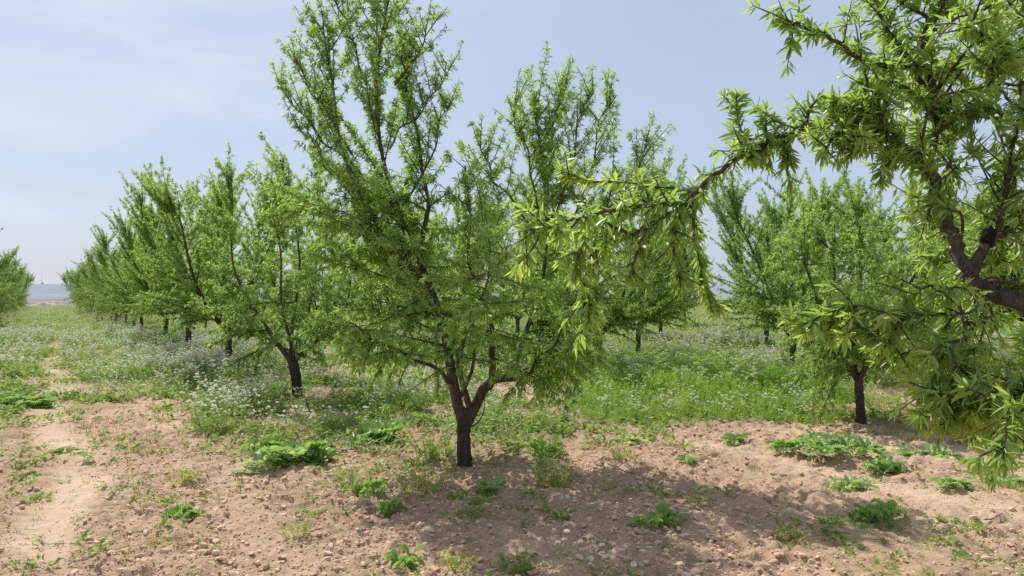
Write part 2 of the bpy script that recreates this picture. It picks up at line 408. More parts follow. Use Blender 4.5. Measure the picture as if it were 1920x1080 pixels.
class Tree:
    def __init__(s, seed):
        s.rng = np.random.default_rng(seed); s.tubes = {}; s.L = []; s.dens = DENS
    def tube(s, grp, pts, rad, sides):
        s.tubes.setdefault(grp, []).append((np.asarray(pts), np.asarray(rad), sides))
    def path(s, p, d, L, n, wander, up):
        d = unit(d); st = L / (n - 1); out = [np.array(p, float)]
        w = s.rng.normal(0, wander, (n, 3))
        for k in range(n - 1):
            d = unit(d + w[k] + UP * up); out.append(out[-1] + d * st)
        return np.array(out)
    def leaves(s, pts, spacing, size, t0=0., young=(.0, .5), droop=.25, ang=(40, 78), cl=.035, keep=None):
        pts = np.asarray(pts); seg = np.diff(pts, axis=0); sl = np.linalg.norm(seg, axis=1)
        cum = np.concatenate([[0], np.cumsum(sl)]); L = cum[-1]
        n = max(3, int(L * (1 - t0) / spacing * s.dens))
        nc = max(6, int(L * (1 - t0) / cl))
        cents = s.rng.random(nc) * (1 - t0) + t0; cents[0] = .99
        t = cents[s.rng.integers(0, nc, n)] + s.rng.normal(0, .006 / L, n)
        t = np.clip(t, 0, 1) * L
        i = np.clip(np.searchsorted(cum, t) - 1, 0, len(seg) - 1)
        f = (t - cum[i]) / (sl[i] + 1e-9)
        P = pts[i] + seg[i] * f[:, None]; D = seg[i] / (sl[i][:, None] + 1e-9)
        q = s.rng.normal(size=(n, 3)); q -= (q * D).sum(1)[:, None] * D; q /= np.linalg.norm(q, axis=1)[:, None]
        tt = t / L
        a = np.radians(s.rng.uniform(ang[0], ang[1], n)) * (1 - .35 * sstep(.85, 1, tt))
        ax = D * np.cos(a)[:, None] + q * np.sin(a)[:, None]
        ax[:, 2] -= droop * s.rng.uniform(.3, 1.5, n)
        ax /= np.linalg.norm(ax, axis=1)[:, None]
        ln = size * (.45 + .8 * s.rng.random(n) ** .75) * (1 - .3 * sstep(.92, 1, tt))
        yg = np.clip(young[0] + (young[1] - young[0]) * tt + s.rng.normal(0, .14, n), 0, 1)
        s.L.append((P, ax, ln, yg))
    def shoot(s, grp, p, d, L, r, n=6, wander=.05, up=.03, spacing=.012, size=.07, t0=0., young=(0, .5), droop=.25, sides=4):
        pts = s.path(p, d, L, n, wander, up)
        s.tube(grp, pts, np.linspace(r, r * .35, n), sides)
        s.leaves(pts, spacing, size, t0, young, droop)
        return pts
    def sample(s, pts, t):
        k = t * (len(pts) - 1); i = min(int(k), len(pts) - 2); f = k - i
        return pts[i] * (1 - f) + pts[i + 1] * f, unit(pts[i + 1] - pts[i])
    def perp(s, d, bias=None):
        q = s.rng.normal(size=3)
        if bias is not None: q = q + bias
        q = q - q.dot(d) * d
        return unit(q)
    def side_branch(s, grp, p, d, L, r, up, l2=.33, every=.068, size=.07, dens=1., young=(0, .5), droop=.3):
        n = max(5, int(L / .12)); pts = s.path(p, d, L, n, .07, up)
        s.tube(grp, pts, np.linspace(r, r * .3, n), 5)
        s.leaves(pts, .0115 / dens, size, .12, young, droop)
        m = int(L / every); 
        for k in range(m):
            t = .12 + .84 * (k + s.rng.random() * .8) / m
            b, dd = s.sample(pts, t)
            q = s.perp(dd, UP * (.25 if up > 0 else .05))
            l = l2 * s.rng.uniform(.25, 1.25) * (1.1 - .65 * t)
            s.shoot(grp, b, dd * .55 + q * .8, max(l, .06), r * .35, n=5, wander=.06, up=.04 if up > 0 else -.02,
                    spacing=.0115 / dens, size=size, young=(young[0], min(1, young[1] + .1)), droop=droop, sides=3)
        return pts
    def limb(s, grp, pts, r0, r1, every=.16, L1=(1.15, .55), t0=.16, size=.07, dens=1., center=None, zlow=1.7, out=1., l2=.3,
             young=(0, .5), top=6, bare=.55, sides=10, topL=(.5, 1.0), updir=.0):
        pts = np.asarray(pts); n = len(pts)
        rad = (r1 + (r0 - r1) * (1 - np.linspace(0, 1, n)) ** 1.45) * (1 + s.rng.normal(0, .05, n))
        ph = s.rng.random((3, 3)) * 6.28; tt = np.linspace(0, 1, n)[:, None]
        pts = pts + (np.sin(tt * 7 + ph[0]) * .035 + np.sin(tt * 15 + ph[1]) * .018) * np.minimum(1, tt * 4)
        s.tube(grp, pts, rad, sides)
        L = np.linalg.norm(np.diff(pts, axis=0), axis=1).sum()
        if bare < 1: s.leaves(pts, .018 / dens, size, bare, young, .25)
        c = np.array([pts[0][0], pts[0][1], 0]) if center is None else np.asarray(center, float)
        m = int(L * (1 - t0) / every * 2.1)
        for k in range(m):
            t = t0 + (1 - t0) * (k + s.rng.random()) / m
            b, dd = s.sample(pts, min(t, .99))
            o = np.array([b[0] - c[0], b[1] - c[1], 0]); o = unit(o) * out
            q = s.perp(dd, o * .7)
            hz = sstep(zlow - .6, zlow + 1.6, b[2])
            el = -.02 + 1.08 * hz + s.rng.normal(0, .22) + updir
            d = unit(np.array([q[0], q[1], 0]) + dd * .25) ; d = unit(np.array([d[0], d[1], 0]) + UP * el)
            l = (L1[0] + (L1[1] - L1[0]) * t) * s.rng.uniform(.5, 1.3)
            rr = max(.006, rad[min(int(t * (n - 1)), n - 1)] * .4)
            s.side_branch(grp, b, d, l, rr, -.03 + .08 * hz, l2=l2 * (1 - .55 * hz), size=size, dens=dens, young=young, droop=.48 - .2 * hz)
        for k in range(top):
            t = s.rng.uniform(.7, 1); b, dd = s.sample(pts, min(t, .995))
            d = unit(dd * .7 + UP * .8 + s.rng.normal(0, .22, 3))
            l = s.rng.uniform(*topL)
            s.side_branch(grp, b, d, l, max(.006, r1 * .6), .03, l2=.10, every=.07, size=size * .95, dens=dens * 1.1, young=(young[0], young[1] + .1), droop=.2)
        return pts
    # ---- meshes
    def tube_mesh(s, grp, name, mat, zoff=0):
        VV, QQ, TT = [], [], []; off = 0
        for pts, rad, k in s.tubes.get(grp, []):
            n = len(pts)
            tg = np.gradient(pts, axis=0); tg /= np.linalg.norm(tg, axis=1)[:, None] + 1e-9
            ref = np.array([1., 0, 0]) if abs(tg[0][0]) < .8 else np.array([0, 1., 0])
            A = np.zeros((n, 3)); a = ref - ref.dot(tg[0]) * tg[0]; a = unit(a)
            for i in range(n):
                a = a - a.dot(tg[i]) * tg[i]; a = a / (np.linalg.norm(a) + 1e-9); A[i] = a
            B = np.cross(tg, A)
            th = np.arange(k) / k * 2 * np.pi
            rr = rad[:, None] * (1 + (s.rng.normal(0, .055, (n, k)) if k >= 8 else 0))
            V = pts[:, None] + rr[..., None] * (A[:, None] * np.cos(th)[None, :, None] + B[:, None] * np.sin(th)[None, :, None])
            VV.append(V.reshape(-1, 3))
            i = np.arange(n - 1)[:, None] * k; j = np.arange(k)[None]; j2 = (j + 1) % k
            QQ.append((np.stack([i + j, i + j2, i + k + j2, i + k + j], 2) + off).reshape(-1, 4))
            VV.append(pts[-1:] + tg[-1:] * rad[-1]); tip = off + n * k
            TT.append(np.stack([off + (n - 1) * k + np.arange(k), off + (n - 1) * k + (np.arange(k) + 1) % k, np.full(k, tip)], 1))
            off += n * k + 1
        if not VV: return None
        V = np.concatenate(VV); V[:, 2] += zoff
        return np_mesh(name, V, T=np.concatenate(TT), Q=np.concatenate(QQ), mats=[mat], smooth=True)
    def leaf_mesh(s, name, mat, detail=1, ratio=.25, thin=1., lscale=1.):
        rng = s.rng
        P = np.concatenate([l[0] for l in s.L]); D = np.concatenate([l[1] for l in s.L])
        ln = np.concatenate([l[2] for l in s.L]) * lscale; yg = np.concatenate([l[3] for l in s.L])
        if thin < 1:
            k = rng.random(len(P)) < thin; P, D, ln, yg = P[k], D[k], ln[k], yg[k]
        m = len(P)
        nu = np.array([0, 0, 1.]) + rng.normal(0, .55, (m, 3))
        S = np.cross(D, nu); S /= np.linalg.norm(S, axis=1)[:, None] + 1e-9
        Nn = np.cross(S, D)
        w = ln * ratio * rng.uniform(.8, 1.2, m) * .5
        curl = ln * rng.normal(.13, .12, m); fold = w * rng.uniform(.0, .7, m)
        if detail == 0:
            rows = [(0, 0, 0), (.45, 1, .25), (1, 0, 1)]
        elif detail == 1:
            rows = [(0, 0, 0), (.42, 1, .2), (1, 0, 1)]
        else:
            rows = [(0, 0, 0), (.22, .72, .03), (.5, 1, .25), (.78, .62, .62), (1, 0, 1)]
        blocks = []; 
        for (t, ww, cu) in rows:
            c = P + D * (ln * t)[:, None] - Nn * (curl * cu)[:, None]
            if ww == 0: blocks.append(c[:, None])
            else:
                e = Nn * (fold * ww)[:, None]
                l = c + S * (w * ww)[:, None] + e; r = c - S * (w * ww)[:, None] + e
                if detail == 0: blocks.append(np.stack([l, r], 1))
                else: blocks.append(np.stack([l, c, r], 1))
        V = np.concatenate(blocks, 1); nv = V.shape[1]
        if detail == 0: tri, quad = [[0, 2, 1], [1, 2, 3]], []
        elif detail == 1: tri, quad = [[0, 2, 1], [0, 3, 2], [1, 2, 4], [2, 3, 4]], []
        else:
            tri = [[0, 2, 1], [0, 3, 2], [7, 8, 10], [8, 9, 10]]
            quad = [[1, 2, 5, 4], [2, 3, 6, 5], [4, 5, 8, 7], [5, 6, 9, 8]]
        base = (np.arange(m) * nv)[:, None, None]
        T = (np.array(tri)[None] + base).reshape(-1, 3)
        Q = (np.array(quad)[None] + base).reshape(-1, 4) if quad else None
        c = np.stack([rng.random(m), yg, np.zeros(m)], 1)
        return np_mesh(name, V.reshape(-1, 3), T=T, Q=Q, mats=[mat], smooth=detail == 2, col=np.repeat(c, nv, 0))

def trunk_path(tr, base, top, r0, r1, n=16, flare=1.35):
    pts = spline([base + np.array([0, 0, -.12]), base * .6 + top * .4 + tr.rng.normal(0, .015, 3), top], n)
    t = np.linspace(0, 1, n)
    rad = (r0 + (r1 - r0) * t) * (1 + (flare - 1) * np.exp(-t * 7))
    rad *= 1 + tr.rng.normal(0, .025, n)
    rad[-2] *= .93; rad[-1] *= .5
    tr.tube('trunk', pts, rad, 16)

def assemble(tr, name, loc, rz=0, detail=1, leaf=None, thin=1., lscale=1., ratio=.25):
    """meshes of one tree (local coordinates) -> Empty with trunk, branches and crown"""
    root = empty(name, loc, rz)
    for g in tr.tubes:
        gname = 'trunk' if g == 'trunk' else ('pruned_stub' if g.startswith('stub') else 'branch')
        mat = M_BARK if g == 'trunk' else (M_CUT if g.startswith('stub') else M_BRANCH)
        link(gname, tr.tube_mesh(g, gname, mat), root)
    link('crown', tr.leaf_mesh('crown', leaf or M_LEAF, detail, thin=thin, lscale=lscale, ratio=ratio), root)
    return root

def generic_tree(seed, H=4.8, trunk=.85, nl=4, spread=1., r0=.080, dens=1., az0=None, every=.14, size=.062, L1=(1.5, .85), azs=None, updir=.06, zlow=1.7):
    tr = Tree(seed); rg = tr.rng
    top = np.array([rg.normal(0, .022), rg.normal(0, .022), trunk])
    trunk_path(tr, np.zeros(3), top, r0, r0 * .92)
    az0 = rg.random() * 6.28 if az0 is None else az0
    for k in range(nl):
        az = azs[k] if azs else az0 + k * 2 * math.pi / nl + rg.normal(0, .22)
        hh = H * rg.uniform(.80, 1.0)
        o = np.array([math.cos(az), math.sin(az), 0]); rad = spread * rg.uniform(.75, 1.15)
        p = [top - UP * .10, top + o * .30 * rad + UP * .32, top + o * .72 * rad + UP * (hh - trunk) * .33,
             top + o * 1.10 * rad + UP * (hh - trunk) * .58 + rg.normal(0, .15, 3), top + o * 1.42 * rad + UP * (hh - trunk) * .80 + rg.normal(0, .12, 3)]
        tr.limb('limb%d' % k, spline(p, 22), r0 * rg.uniform(.55, .7), .014, center=(0, 0, 0), every=every, dens=dens, size=size, L1=L1, topL=(.45, .95), updir=updir, zlow=zlow)
    # a central leader fills the middle
    p = [top - UP * .08, top + UP * .5 + rg.normal(0, .1, 3), top + UP * (H - trunk) * .45 + rg.normal(0, .2, 3), top + UP * (H - trunk) * .78 + rg.normal(0, .25, 3)]
    tr.limb('leader', spline(p, 18), r0 * .42, .012, center=(0, 0, 0), every=every * 1.25, dens=dens, size=size, L1=(L1[0] * .75, L1[1]), t0=.3)
    return tr

def copy_thing(root, loc, rz, sc=1.0):
    r = root.copy(); COL.objects.link(r); r.location = loc; r.rotation_euler = (0, 0, rz); r.scale = (sc,) * 3
    for k in ('label', 'group', 'category'):
        if k in r: del r[k]
    for ch in root.children:
        c = ch.copy(); COL.objects.link(c); c.parent = r
    return r

def gz(x, y): return float(gh(np.array([x]), np.array([y]))[0])

# ------------------------------------------------------------------ the two trees of the foreground
ORCHARD = 'almond trees of the orchard'
def rel(base, pts): return [np.asarray(p) - base for p in pts]

def build_main_tree():
    tr = Tree(101); tr.dens = 2.2
    b = at(873, 886, 7.17); b[2] = gz(b[0], b[1])
    Y = 7.17
    top = at(871, 768, Y) - b
    trunk_path(tr, np.zeros(3), top, .066, .065, n=20, flare=1.45)
    A = lambda px, py, dy=0.: at(px, py, Y + dy) - b
    cen = (0, 0, 0)
    kw = dict(center=cen, size=.066)
    # left leader, goes up to the tall top
    tr.limb('left leader', spline([A(868, 790), A(850, 735), A(828, 650, .05), A(812, 560, .05), A(786, 475, .1), A(752, 400, .1), A(722, 290, .05), A(712, 190), A(716, 90), A(722, 0)], 34),
            .056, .010, every=.125, L1=(1.1, .62), t0=.22, bare=.6, zlow=1.75, top=7, topL=(.5, .85), updir=.16, l2=.17, dens=.85, **kw)
    # second top, leaning left
    tr.limb('left limb', spline([A(800, 520, .1), A(752, 488, -.05), A(712, 420, -.15), A(668, 330, -.2), A(632, 230, -.15), A(612, 130, -.1), A(606, 60, -.1)], 22),
            .030, .008, every=.14, L1=(.8, .5), t0=.1, bare=.5, zlow=1.7, top=5, topL=(.4, .7), updir=.16, l2=.17, dens=.85, **kw)
    tr.limb('upright limb', spline([A(790, 480, .1), A(800, 390, .3), A(786, 300, .35), A(770, 200, .3), A(776, 110, .3)], 18),
            .026, .008, every=.15, L1=(.8, .5), t0=.1, bare=.5, top=5, topL=(.4, .8), updir=.15, l2=.22, **kw)
    # right limb
    tr.limb('right limb', spline([A(876, 795), A(905, 737), A(934, 712, .0), A(975, 702, .0), A(1012, 678, .05), A(1052, 640, .15), A(1085, 575, .2), A(1110, 500, .25), A(1130, 420, .3), A(1150, 340, .3)], 28),
            .054, .010, every=.15, L1=(.52, .40), t0=.42, bare=.5, zlow=1.9, top=6, topL=(.4, .8), l2=.22, **kw)
    tr.limb('middle limb', spline([A(915, 728), A(930, 690, -.05), A(925, 620, -.1), A(893, 545, -.1), A(872, 470, -.05), A(876, 390), A(880, 310, .05)], 22),
            .036, .009, every=.135, L1=(.8, .45), t0=.2, bare=.5, zlow=1.7, top=3, topL=(.3, .5), l2=.2, **kw)
    tr.limb('rear limb', spline([A(950, 706, .03), A(985, 640, .3), A(1012, 560, .45), A(1016, 490, .5), A(1022, 400, .5), A(1012, 300, .45), A(1006, 210, .4)], 22),
            .034, .009, every=.15, L1=(.85, .42), t0=.15, bare=.4, top=7, topL=(.5, .9), l2=.22, updir=.1, **kw)
    # wand-like tops on the right
    for i, (x0, y0, x1, y1, x2, y2, d) in enumerate([(1018, 420, 985, 300, 968, 185, .2), (1020, 400, 1040, 260, 1046, 150, .5), (1030, 420, 1070, 300, 1112, 165, .3), (1060, 440, 1110, 300, 1150, 180, .55), (1100, 520, 1160, 380, 1215, 265, .3), (1000, 430, 930, 340, 895, 268, .1), (1120, 470, 1200, 380, 1240, 330, .6)]):
        tr.limb('right top %d' % i, spline([A(x0, y0, d), A(x1, y1, d + .05), A(x2, y2, d)], 14), .013, .005, every=.13, L1=(.55, .32), t0=.05, bare=.15, top=2, topL=(.25, .4), updir=.3, l2=.12, sides=7, center=cen, size=.056, dens=.8)
    for i, (x0, y0, x1, y1, x2, y2, d) in enumerate([(700, 400, 620, 320, 560, 235, .0), (680, 330, 590, 240, 520, 170, .1), (660, 290, 600, 190, 560, 120, -.3), (730, 280, 790, 200, 845, 125, .1), (760, 380, 820, 260, 850, 175, .2), (740, 160, 790, 90, 815, 40, .2), (690, 160, 650, 60, 640, -10, .1)]):
        tr.limb('left top %d' % i, spline([A(x0, y0, d), A(x1, y1, d + .05), A(x2, y2, d)], 14), .012, .005, every=.13, L1=(.5, .3), t0=.1, bare=.15, top=1, topL=(.2, .35), updir=.3, l2=.12, sides=7, center=cen, size=.056, dens=.8)
    # low limb reaching left and drooping
    tr.limb('low limb', spline([A(846, 725), A(806, 690, -.15), A(750, 655, -.25), A(690, 622, -.35), A(640, 612, -.4)], 18),
            .022, .008, every=.15, L1=(.6, .4), t0=.35, bare=.3, zlow=3.0, top=0, l2=.22, **kw)
    tr.limb('front limb', spline([A(880, 765), A(868, 690, -.4), A(880, 610, -.8), A(905, 520, -1.1), A(900, 440, -1.2)], 18),
            .024, .008, every=.17, L1=(.65, .45), t0=.42, bare=.4, zlow=2.4, top=2, l2=.2, **kw)
    tr.limb('back limb', spline([A(880, 765), A(860, 690, .4), A(830, 600, .9), A(800, 500, 1.3), A(780, 400, 1.5)], 18),
            .028, .008, every=.17, L1=(.9, .5), t0=.25, bare=.4, zlow=2.0, top=3, l2=.25, **kw)
    tr.limb('side limb', spline([A(962, 702), A(1010, 690, -.3), A(1040, 640, -.55), A(1060, 570, -.7)], 14),
            .022, .008, every=.15, L1=(.48, .38), t0=.2, bare=.3, zlow=2.6, top=1, l2=.22, **kw)
    # leafy laterals that close the lower crown and hang at both sides
    lim = [(g, t[0]) for g, l in tr.tubes.items() if g not in ('trunk',) and ' top' not in g for t in l if t[1][0] > .0095]
    allp = np.concatenate([p for g, p in lim]); ow = np.concatenate([[g] * len(p) for g, p in lim])
    ok = np.nonzero((allp[:, 2] > .75) & (allp[:, 2] < 2.7) & (allp[:, 0] < .80) & ((np.hypot(allp[:, 0], allp[:, 1]) > .42) | (allp[:, 2] > 1.45)))[0]
    for k in range(135):
        j = tr.rng.choice(ok); p = allp[j]; low = p[2] < 1.5
        o = unit(np.array([p[0], p[1], 0]) + tr.rng.normal(0, .5, 3) * (1, 1, 0))
        tr.side_branch(str(ow[j]), p, o + UP * (tr.rng.uniform(-.5, .15) if low else tr.rng.uniform(-.1, .7)), tr.rng.uniform(.3, .75), .0065, -.09 if low else .0, l2=.18, size=.066, droop=.42)
    low = np.nonzero((allp[:, 2] > .7) & (allp[:, 2] < 1.35) & (np.hypot(allp[:, 0], allp[:, 1]) > .3) & (allp[:, 0] < .95))[0]
    for k in range(22):
        j = tr.rng.choice(low); p = allp[j]
        tr.side_branch(str(ow[j]), p, unit(np.array([p[0], p[1], 0])) * .55 + tr.rng.normal(0, .25, 3) - UP * .5, tr.rng.uniform(.3, .55), .0055, -.13, l2=.14, size=.064, droop=.5)
    # small grey upright stub between the limbs, thin sucker on the right of the trunk
    st = spline([A(862, 745), A(874, 722, -.02), A(886, 690, -.03), A(890, 655, -.03)], 9)
    tr.tube('snag', st, np.linspace(.022, .014, 9), 10)
    sk = spline([A(884, 800, -.06), A(898, 790, -.1), A(908, 768, -.1), A(909, 745, -.08)], 9)
    tr.tube('sucker', sk, np.linspace(.009, .004, 9), 6)
    root = assemble(tr, 'almond_tree', tuple(b), detail=1, ratio=.225)
    tag(root, 'tall almond tree in the middle with a dark trunk forking low above bare soil', 'almond tree', ORCHARD)
    return root

def build_near_tree():
    tr = Tree(77); tr.dens = 2.3; cnt = [0]
    bx, by = rs_xy(3.47, .45); b = np.array([bx, by, gz(bx, by)])
    top = np.array([0, 0, .75]); trunk_path(tr, np.zeros(3), top, .085, .08, n=18)
    A = lambda px, py, y: at(px, py, y) - b
    S = .052
    def fruiting(grp, pts, r0, r1, n=22, spur=.035, L=(.04, .11), t0=0., young=(.05, .45), up=.05, size=S, sides=9, sp=.0095, extra=0, exL=(.15, .3), bare=False):
        cnt[0] += 1; grp = '%s %d' % (grp, cnt[0])
        p = spline(pts, n); p[1:-1] += tr.rng.normal(0, r0 * .35, (n - 2, 3)); tr.tube(grp, p, np.linspace(r0, r1, n), sides)
        if not bare:
            Ln = np.linalg.norm(np.diff(p, axis=0), axis=1).sum()
            m = int(Ln * (1 - t0) / spur * .62)
            for k in range(m):
                t = t0 + (1 - t0) * (k + tr.rng.random()) / m
                q, d = tr.sample(p, min(t, .995))
                tr.shoot(grp, q, d * .6 + tr.perp(d) * .8, tr.rng.uniform(*L) * 1.6, .0035, n=4, wander=.08, up=up, spacing=sp, size=size * tr.rng.uniform(.7, 1.1), young=young, droop=.38, sides=4)
            for k in range(extra):
                q, d = tr.sample(p, tr.rng.uniform(max(t0, .1), .98))
                tr.shoot(grp, q, d * .45 + tr.perp(d, UP * .2) * .8, tr.rng.uniform(*exL), .0045, n=6, wander=.07, up=up, spacing=sp * .9, size=size, young=(young[0], young[1] + .15), droop=.3, sides=4)
            tr.leaves(p[-5:], .006, size, 0, young, .25)
            tr.leaves(p, .0062 if r0 < .012 else .011, size, t0, young, .42, ang=(30, 65), cl=.012)
        return p
    # thick limb that comes in from the right edge and its fork
    F0 = A(1822, 520, 2.45)
    pm = spline([top - UP * .05, A(2120, 690, 2.3), A(1965, 590, 2.35), A(1868, 552, 2.4), A(1826, 528, 2.45), A(1826, 500, 2.46), A(1838, 478, 2.47), A(1852, 450, 2.48)], 30)
    tr.tube('main limb', pm, np.concatenate([np.linspace(.036, .020, 20), np.linspace(.0195, .017, 10)]) * (1 + tr.rng.normal(0, .05, 30)), 14)
    stb = spline([A(1848, 462, 2.48), A(1854, 440, 2.47), A(1858, 426, 2.46)], 7)
    tr.tube('stub', stb, np.array([.018, .021, .022, .022, .020, .016, .008]), 12)
    fruiting('right fork', [A(1848, 465, 2.48), A(1872, 443, 2.5), A(1912, 419, 2.55), A(1990, 380, 2.6), A(2080, 280, 2.7)], .014, .006, extra=8, t0=.15)
    fruiting('thin fork', [A(1858, 455, 2.48), A(1874, 430, 2.52), A(1884, 370, 2.55), A(1896, 290, 2.58), A(1912, 200, 2.6), A(1935, 60, 2.62), A(1945, -60, 2.65)],   .010, .005, n=26, extra=14, t0=.15, exL=(.15, .35))
    # limb rising to the upper left
    fruiting('upper limb', [A(1826, 515, 2.45), A(1790, 460, 2.5), A(1772, 398, 2.52), A(1757, 352, 2.52), A(1740, 315, 2.5), A(1714, 282, 2.48)], .022, .015, t0=.25, extra=8, sides=12)
    fruiting('upright', [A(1738, 318, 2.5), A(1752, 262, 2.55), A(1757, 216, 2.58), A(1747, 159, 2.6), A(1735, 110, 2.62), A(1728, 70, 2.64), A(1757, 22, 2.7), A(1790, -60, 2.75)], .0135, .006, n=26, extra=12, t0=.12)
    fruiting('arching', [A(1757, 216, 2.58), A(1722, 183, 2.55), A(1676, 156, 2.5), A(1642, 156, 2.48), A(1612, 170, 2.46)], .011, .005, extra=5, t0=.1)
    fruiting('tip shoot', [A(1730, 160, 2.6), A(1694, 100, 2.6), A(1662, 55, 2.6), A(1644, 10, 2.62), A(1630, -50, 2.62)], .009, .004, extra=1, t0=.1, sp=.012)
    fruiting('tip shoot', [A(1728, 72, 2.64), A(1738, 35, 2.64), A(1690, 4, 2.66), A(1660, -40, 2.66)], .008, .004, extra=2, t0=.1, sp=.011)
    fruiting('left upper', [A(1735, 130, 2.62), A(1690, 122, 2.5), A(1630, 116, 2.45), A(1590, 96, 2.42), A(1545, 64, 2.4), A(1500, 48, 2.38), A(1470, 43, 2.37)], .011, .004, extra=3, t0=.05, exL=(.08, .16))
    # the long branch that reaches across the sky to the left
    long = fruiting('long branch', [A(1714, 282, 2.48), A(1676, 268, 2.5), A(1640, 240, 2.5), A(1600, 236, 2.52), A(1566, 226, 2.52), A(1530, 241, 2.55), A(1500, 240, 2.55), A(1468, 260, 2.57), A(1420, 276, 2.58), A(1375, 302, 2.6), A(1323, 338, 2.62), A(1278, 388, 2.64), A(1204, 427, 2.66), A(1136, 458, 2.68)],
                    .0135, .007, n=60, extra=6, t0=.02, spur=.024, exL=(.1, .16), L=(.03, .085))
    fruiting('upright shoot', [A(1395, 292, 2.59), A(1388, 255, 2.57), A(1383, 215, 2.55), A(1381, 182, 2.55)], .006, .003, n=8, spur=.022, L=(.02, .05), sp=.006)
    fruiting('upright shoot', [A(1440, 272, 2.57), A(1436, 240, 2.55), A(1434, 205, 2.54)], .006, .003, n=8, spur=.022, L=(.02, .05), sp=.006)
    fruiting('upright shoot', [A(1508, 240, 2.55), A(1518, 205, 2.5), A(1540, 180, 2.48)], .006, .003, n=8, spur=.03, L=(.02, .07))
    fruiting('hanging shoot', [A(1468, 259, 2.57), A(1476, 290, 2.52), A(1474, 320, 2.5)], .005, .003, n=7, spur=.03, L=(.02, .06), up=-.1)
    fruiting('hanging shoot', [A(1440, 270, 2.58), A(1420, 290, 2.55), A(1400, 300, 2.5)], .005, .003, n=7, spur=.03, L=(.02, .06), up=-.1)
    for (x0, y0, x1, y1, x2, y2) in ((1690, 262, 1640, 225, 1600, 190), (1660, 255, 1620, 262, 1588, 292), (1700, 280, 1668, 300, 1650, 340), (1620, 236, 1590, 205, 1560, 190), (1600, 236, 1570, 250, 1545, 282), (1650, 245, 1610, 240, 1575, 262), (1690, 270, 1650, 210, 1640, 170)):
        fruiting('spray', [A(x0, y0, 2.5), A(x1, y1, 2.44), A(x2, y2, 2.4)], .005, .003, n=10, spur=.03, L=(.03, .07), extra=2, exL=(.06, .12))
    # the leafy sprays at its end
    fruiting('spray', [A(1285, 380, 2.64), A(1230, 385, 2.55), A(1160, 392, 2.48), A(1090, 408, 2.4), A(1030, 424, 2.36), A(985, 434, 2.34)], .008, .003, n=20, spur=.032, L=(.03, .09), young=(.1, .5), extra=3, exL=(.1, .18))
    fruiting('spray', [A(1300, 360, 2.63), A(1240, 350, 2.75), A(1170, 345, 2.85), A(1100, 338, 2.9), A(1050, 322, 2.92)], .007, .003, n=18, spur=.04, L=(.03, .08), young=(.1, .6), extra=2)
    fruiting('spray', [A(1140, 456, 2.68), A(1108, 480, 2.62), A(1095, 520, 2.56), A(1096, 565, 2.52), A(1104, 600, 2.5)], .007, .003, n=16, spur=.024, L=(.03, .08), young=(.1, .5), extra=3, up=-.12, exL=(.08, .15))
    fruiting('spray', [A(1215, 425, 2.66), A(1200, 455, 2.6), A(1190, 490, 2.56), A(1185, 520, 2.54)], .006, .003, n=12, spur=.035, L=(.03, .07), up=-.1)
    fruiting('spray', [A(1290, 378, 2.64), A(1300, 430, 2.68), A(1308, 480, 2.7), A(1322, 535, 2.72), A(1335, 580, 2.74)], .007, .003, n=18, spur=.034, L=(.03, .08), up=-.12, extra=2, exL=(.08, .14))
    fruiting('spray', [A(1270, 392, 2.64), A(1262, 440, 2.62), A(1268, 490, 2.6), A(1280, 530, 2.6)], .006, .003, n=14, spur=.03, L=(.03, .08), up=-.1, extra=2, exL=(.08, .14))
    fruiting('spray', [A(1180, 436, 2.66), A(1150, 425, 2.6), A(1120, 415, 2.5), A(1100, 440, 2.45), A(1085, 480, 2.42), A(1078, 520, 2.4)], .006, .003, n=16, spur=.03, L=(.03, .08), young=(.1, .5), up=-.05, extra=2, exL=(.08, .14))
    fruiting('spray', [A(1245, 405, 2.65), A(1215, 380, 2.7), A(1190, 370, 2.7)], .006, .003, n=10, spur=.03, L=(.03, .08))
    # foliage mass of the right edge: sprays hanging from the limbs
    rg = tr.rng
    def spray(x, y, z, dx, dy, L, k=.028, yg=(.05, .5), up=-.03, ex=3):
        p0 = A(x, y, z); p2 = A(x + dx, y + dy, z + rg.uniform(-.25, .15)); mid = (p0 + p2) / 2 + UP * .05
        lp = np.concatenate([t[0] for g, l in tr.tubes.items() if g.split(' ')[0] in ('main', 'upper', 'upright', 'right', 'thin', 'arching') and 'spray' not in g for t in l if t[1][0] > .009])
        dq = np.linalg.norm(lp - p0, axis=1); q = lp[dq.argmin()]
        q = lp[rg.choice(np.argsort(dq)[:14])]
        back = [q, (q + p0) / 2 + UP * .05 + rg.normal(0, .03, 3)] if .05 < dq.min() < .35 else []
        fruiting('right spray', back + [p0, mid, p2], .0055, .0025, n=18, spur=k, L=(.03, .09), young=yg, up=up, extra=ex, exL=(.08, .18), t0=.5 if back else 0.)
    # bright spray hanging in front of the second row
    spray(1700, 600, 2.25, -200, 10, 0, yg=(.12, .6)); spray(1660, 640, 2.2, -150, -20, 0, yg=(.12, .6), ex=2)
    spray(1790, 540, 2.3, -120, 60, 0, yg=(.12, .6)); spray(1760, 590, 2.2, -110, 70, 0, yg=(.12, .6)); spray(1830, 580, 2.25, -90, 90, 0, yg=(.12, .6))
    spray(1800, 640, 2.15, -50, 90, 0, yg=(.1, .6), up=-.1); spray(1800, 690, 2.2, -20, 90, 0, yg=(0, .3), up=-.12); spray(1815, 650, 2.25, -10, 110, 0, yg=(0, .3), up=-.12)
    # lowest sprays at the right edge
    spray(2000, 760, 2.1, -180, 10, 0, yg=(.1, .6)); spray(1960, 790, 2.05, -170, -10, 0, yg=(.1, .6)); spray(1960, 790, 2.05, -90, 70, 0, up=-.1); spray(1990, 720, 2.2, -150, 50, 0)
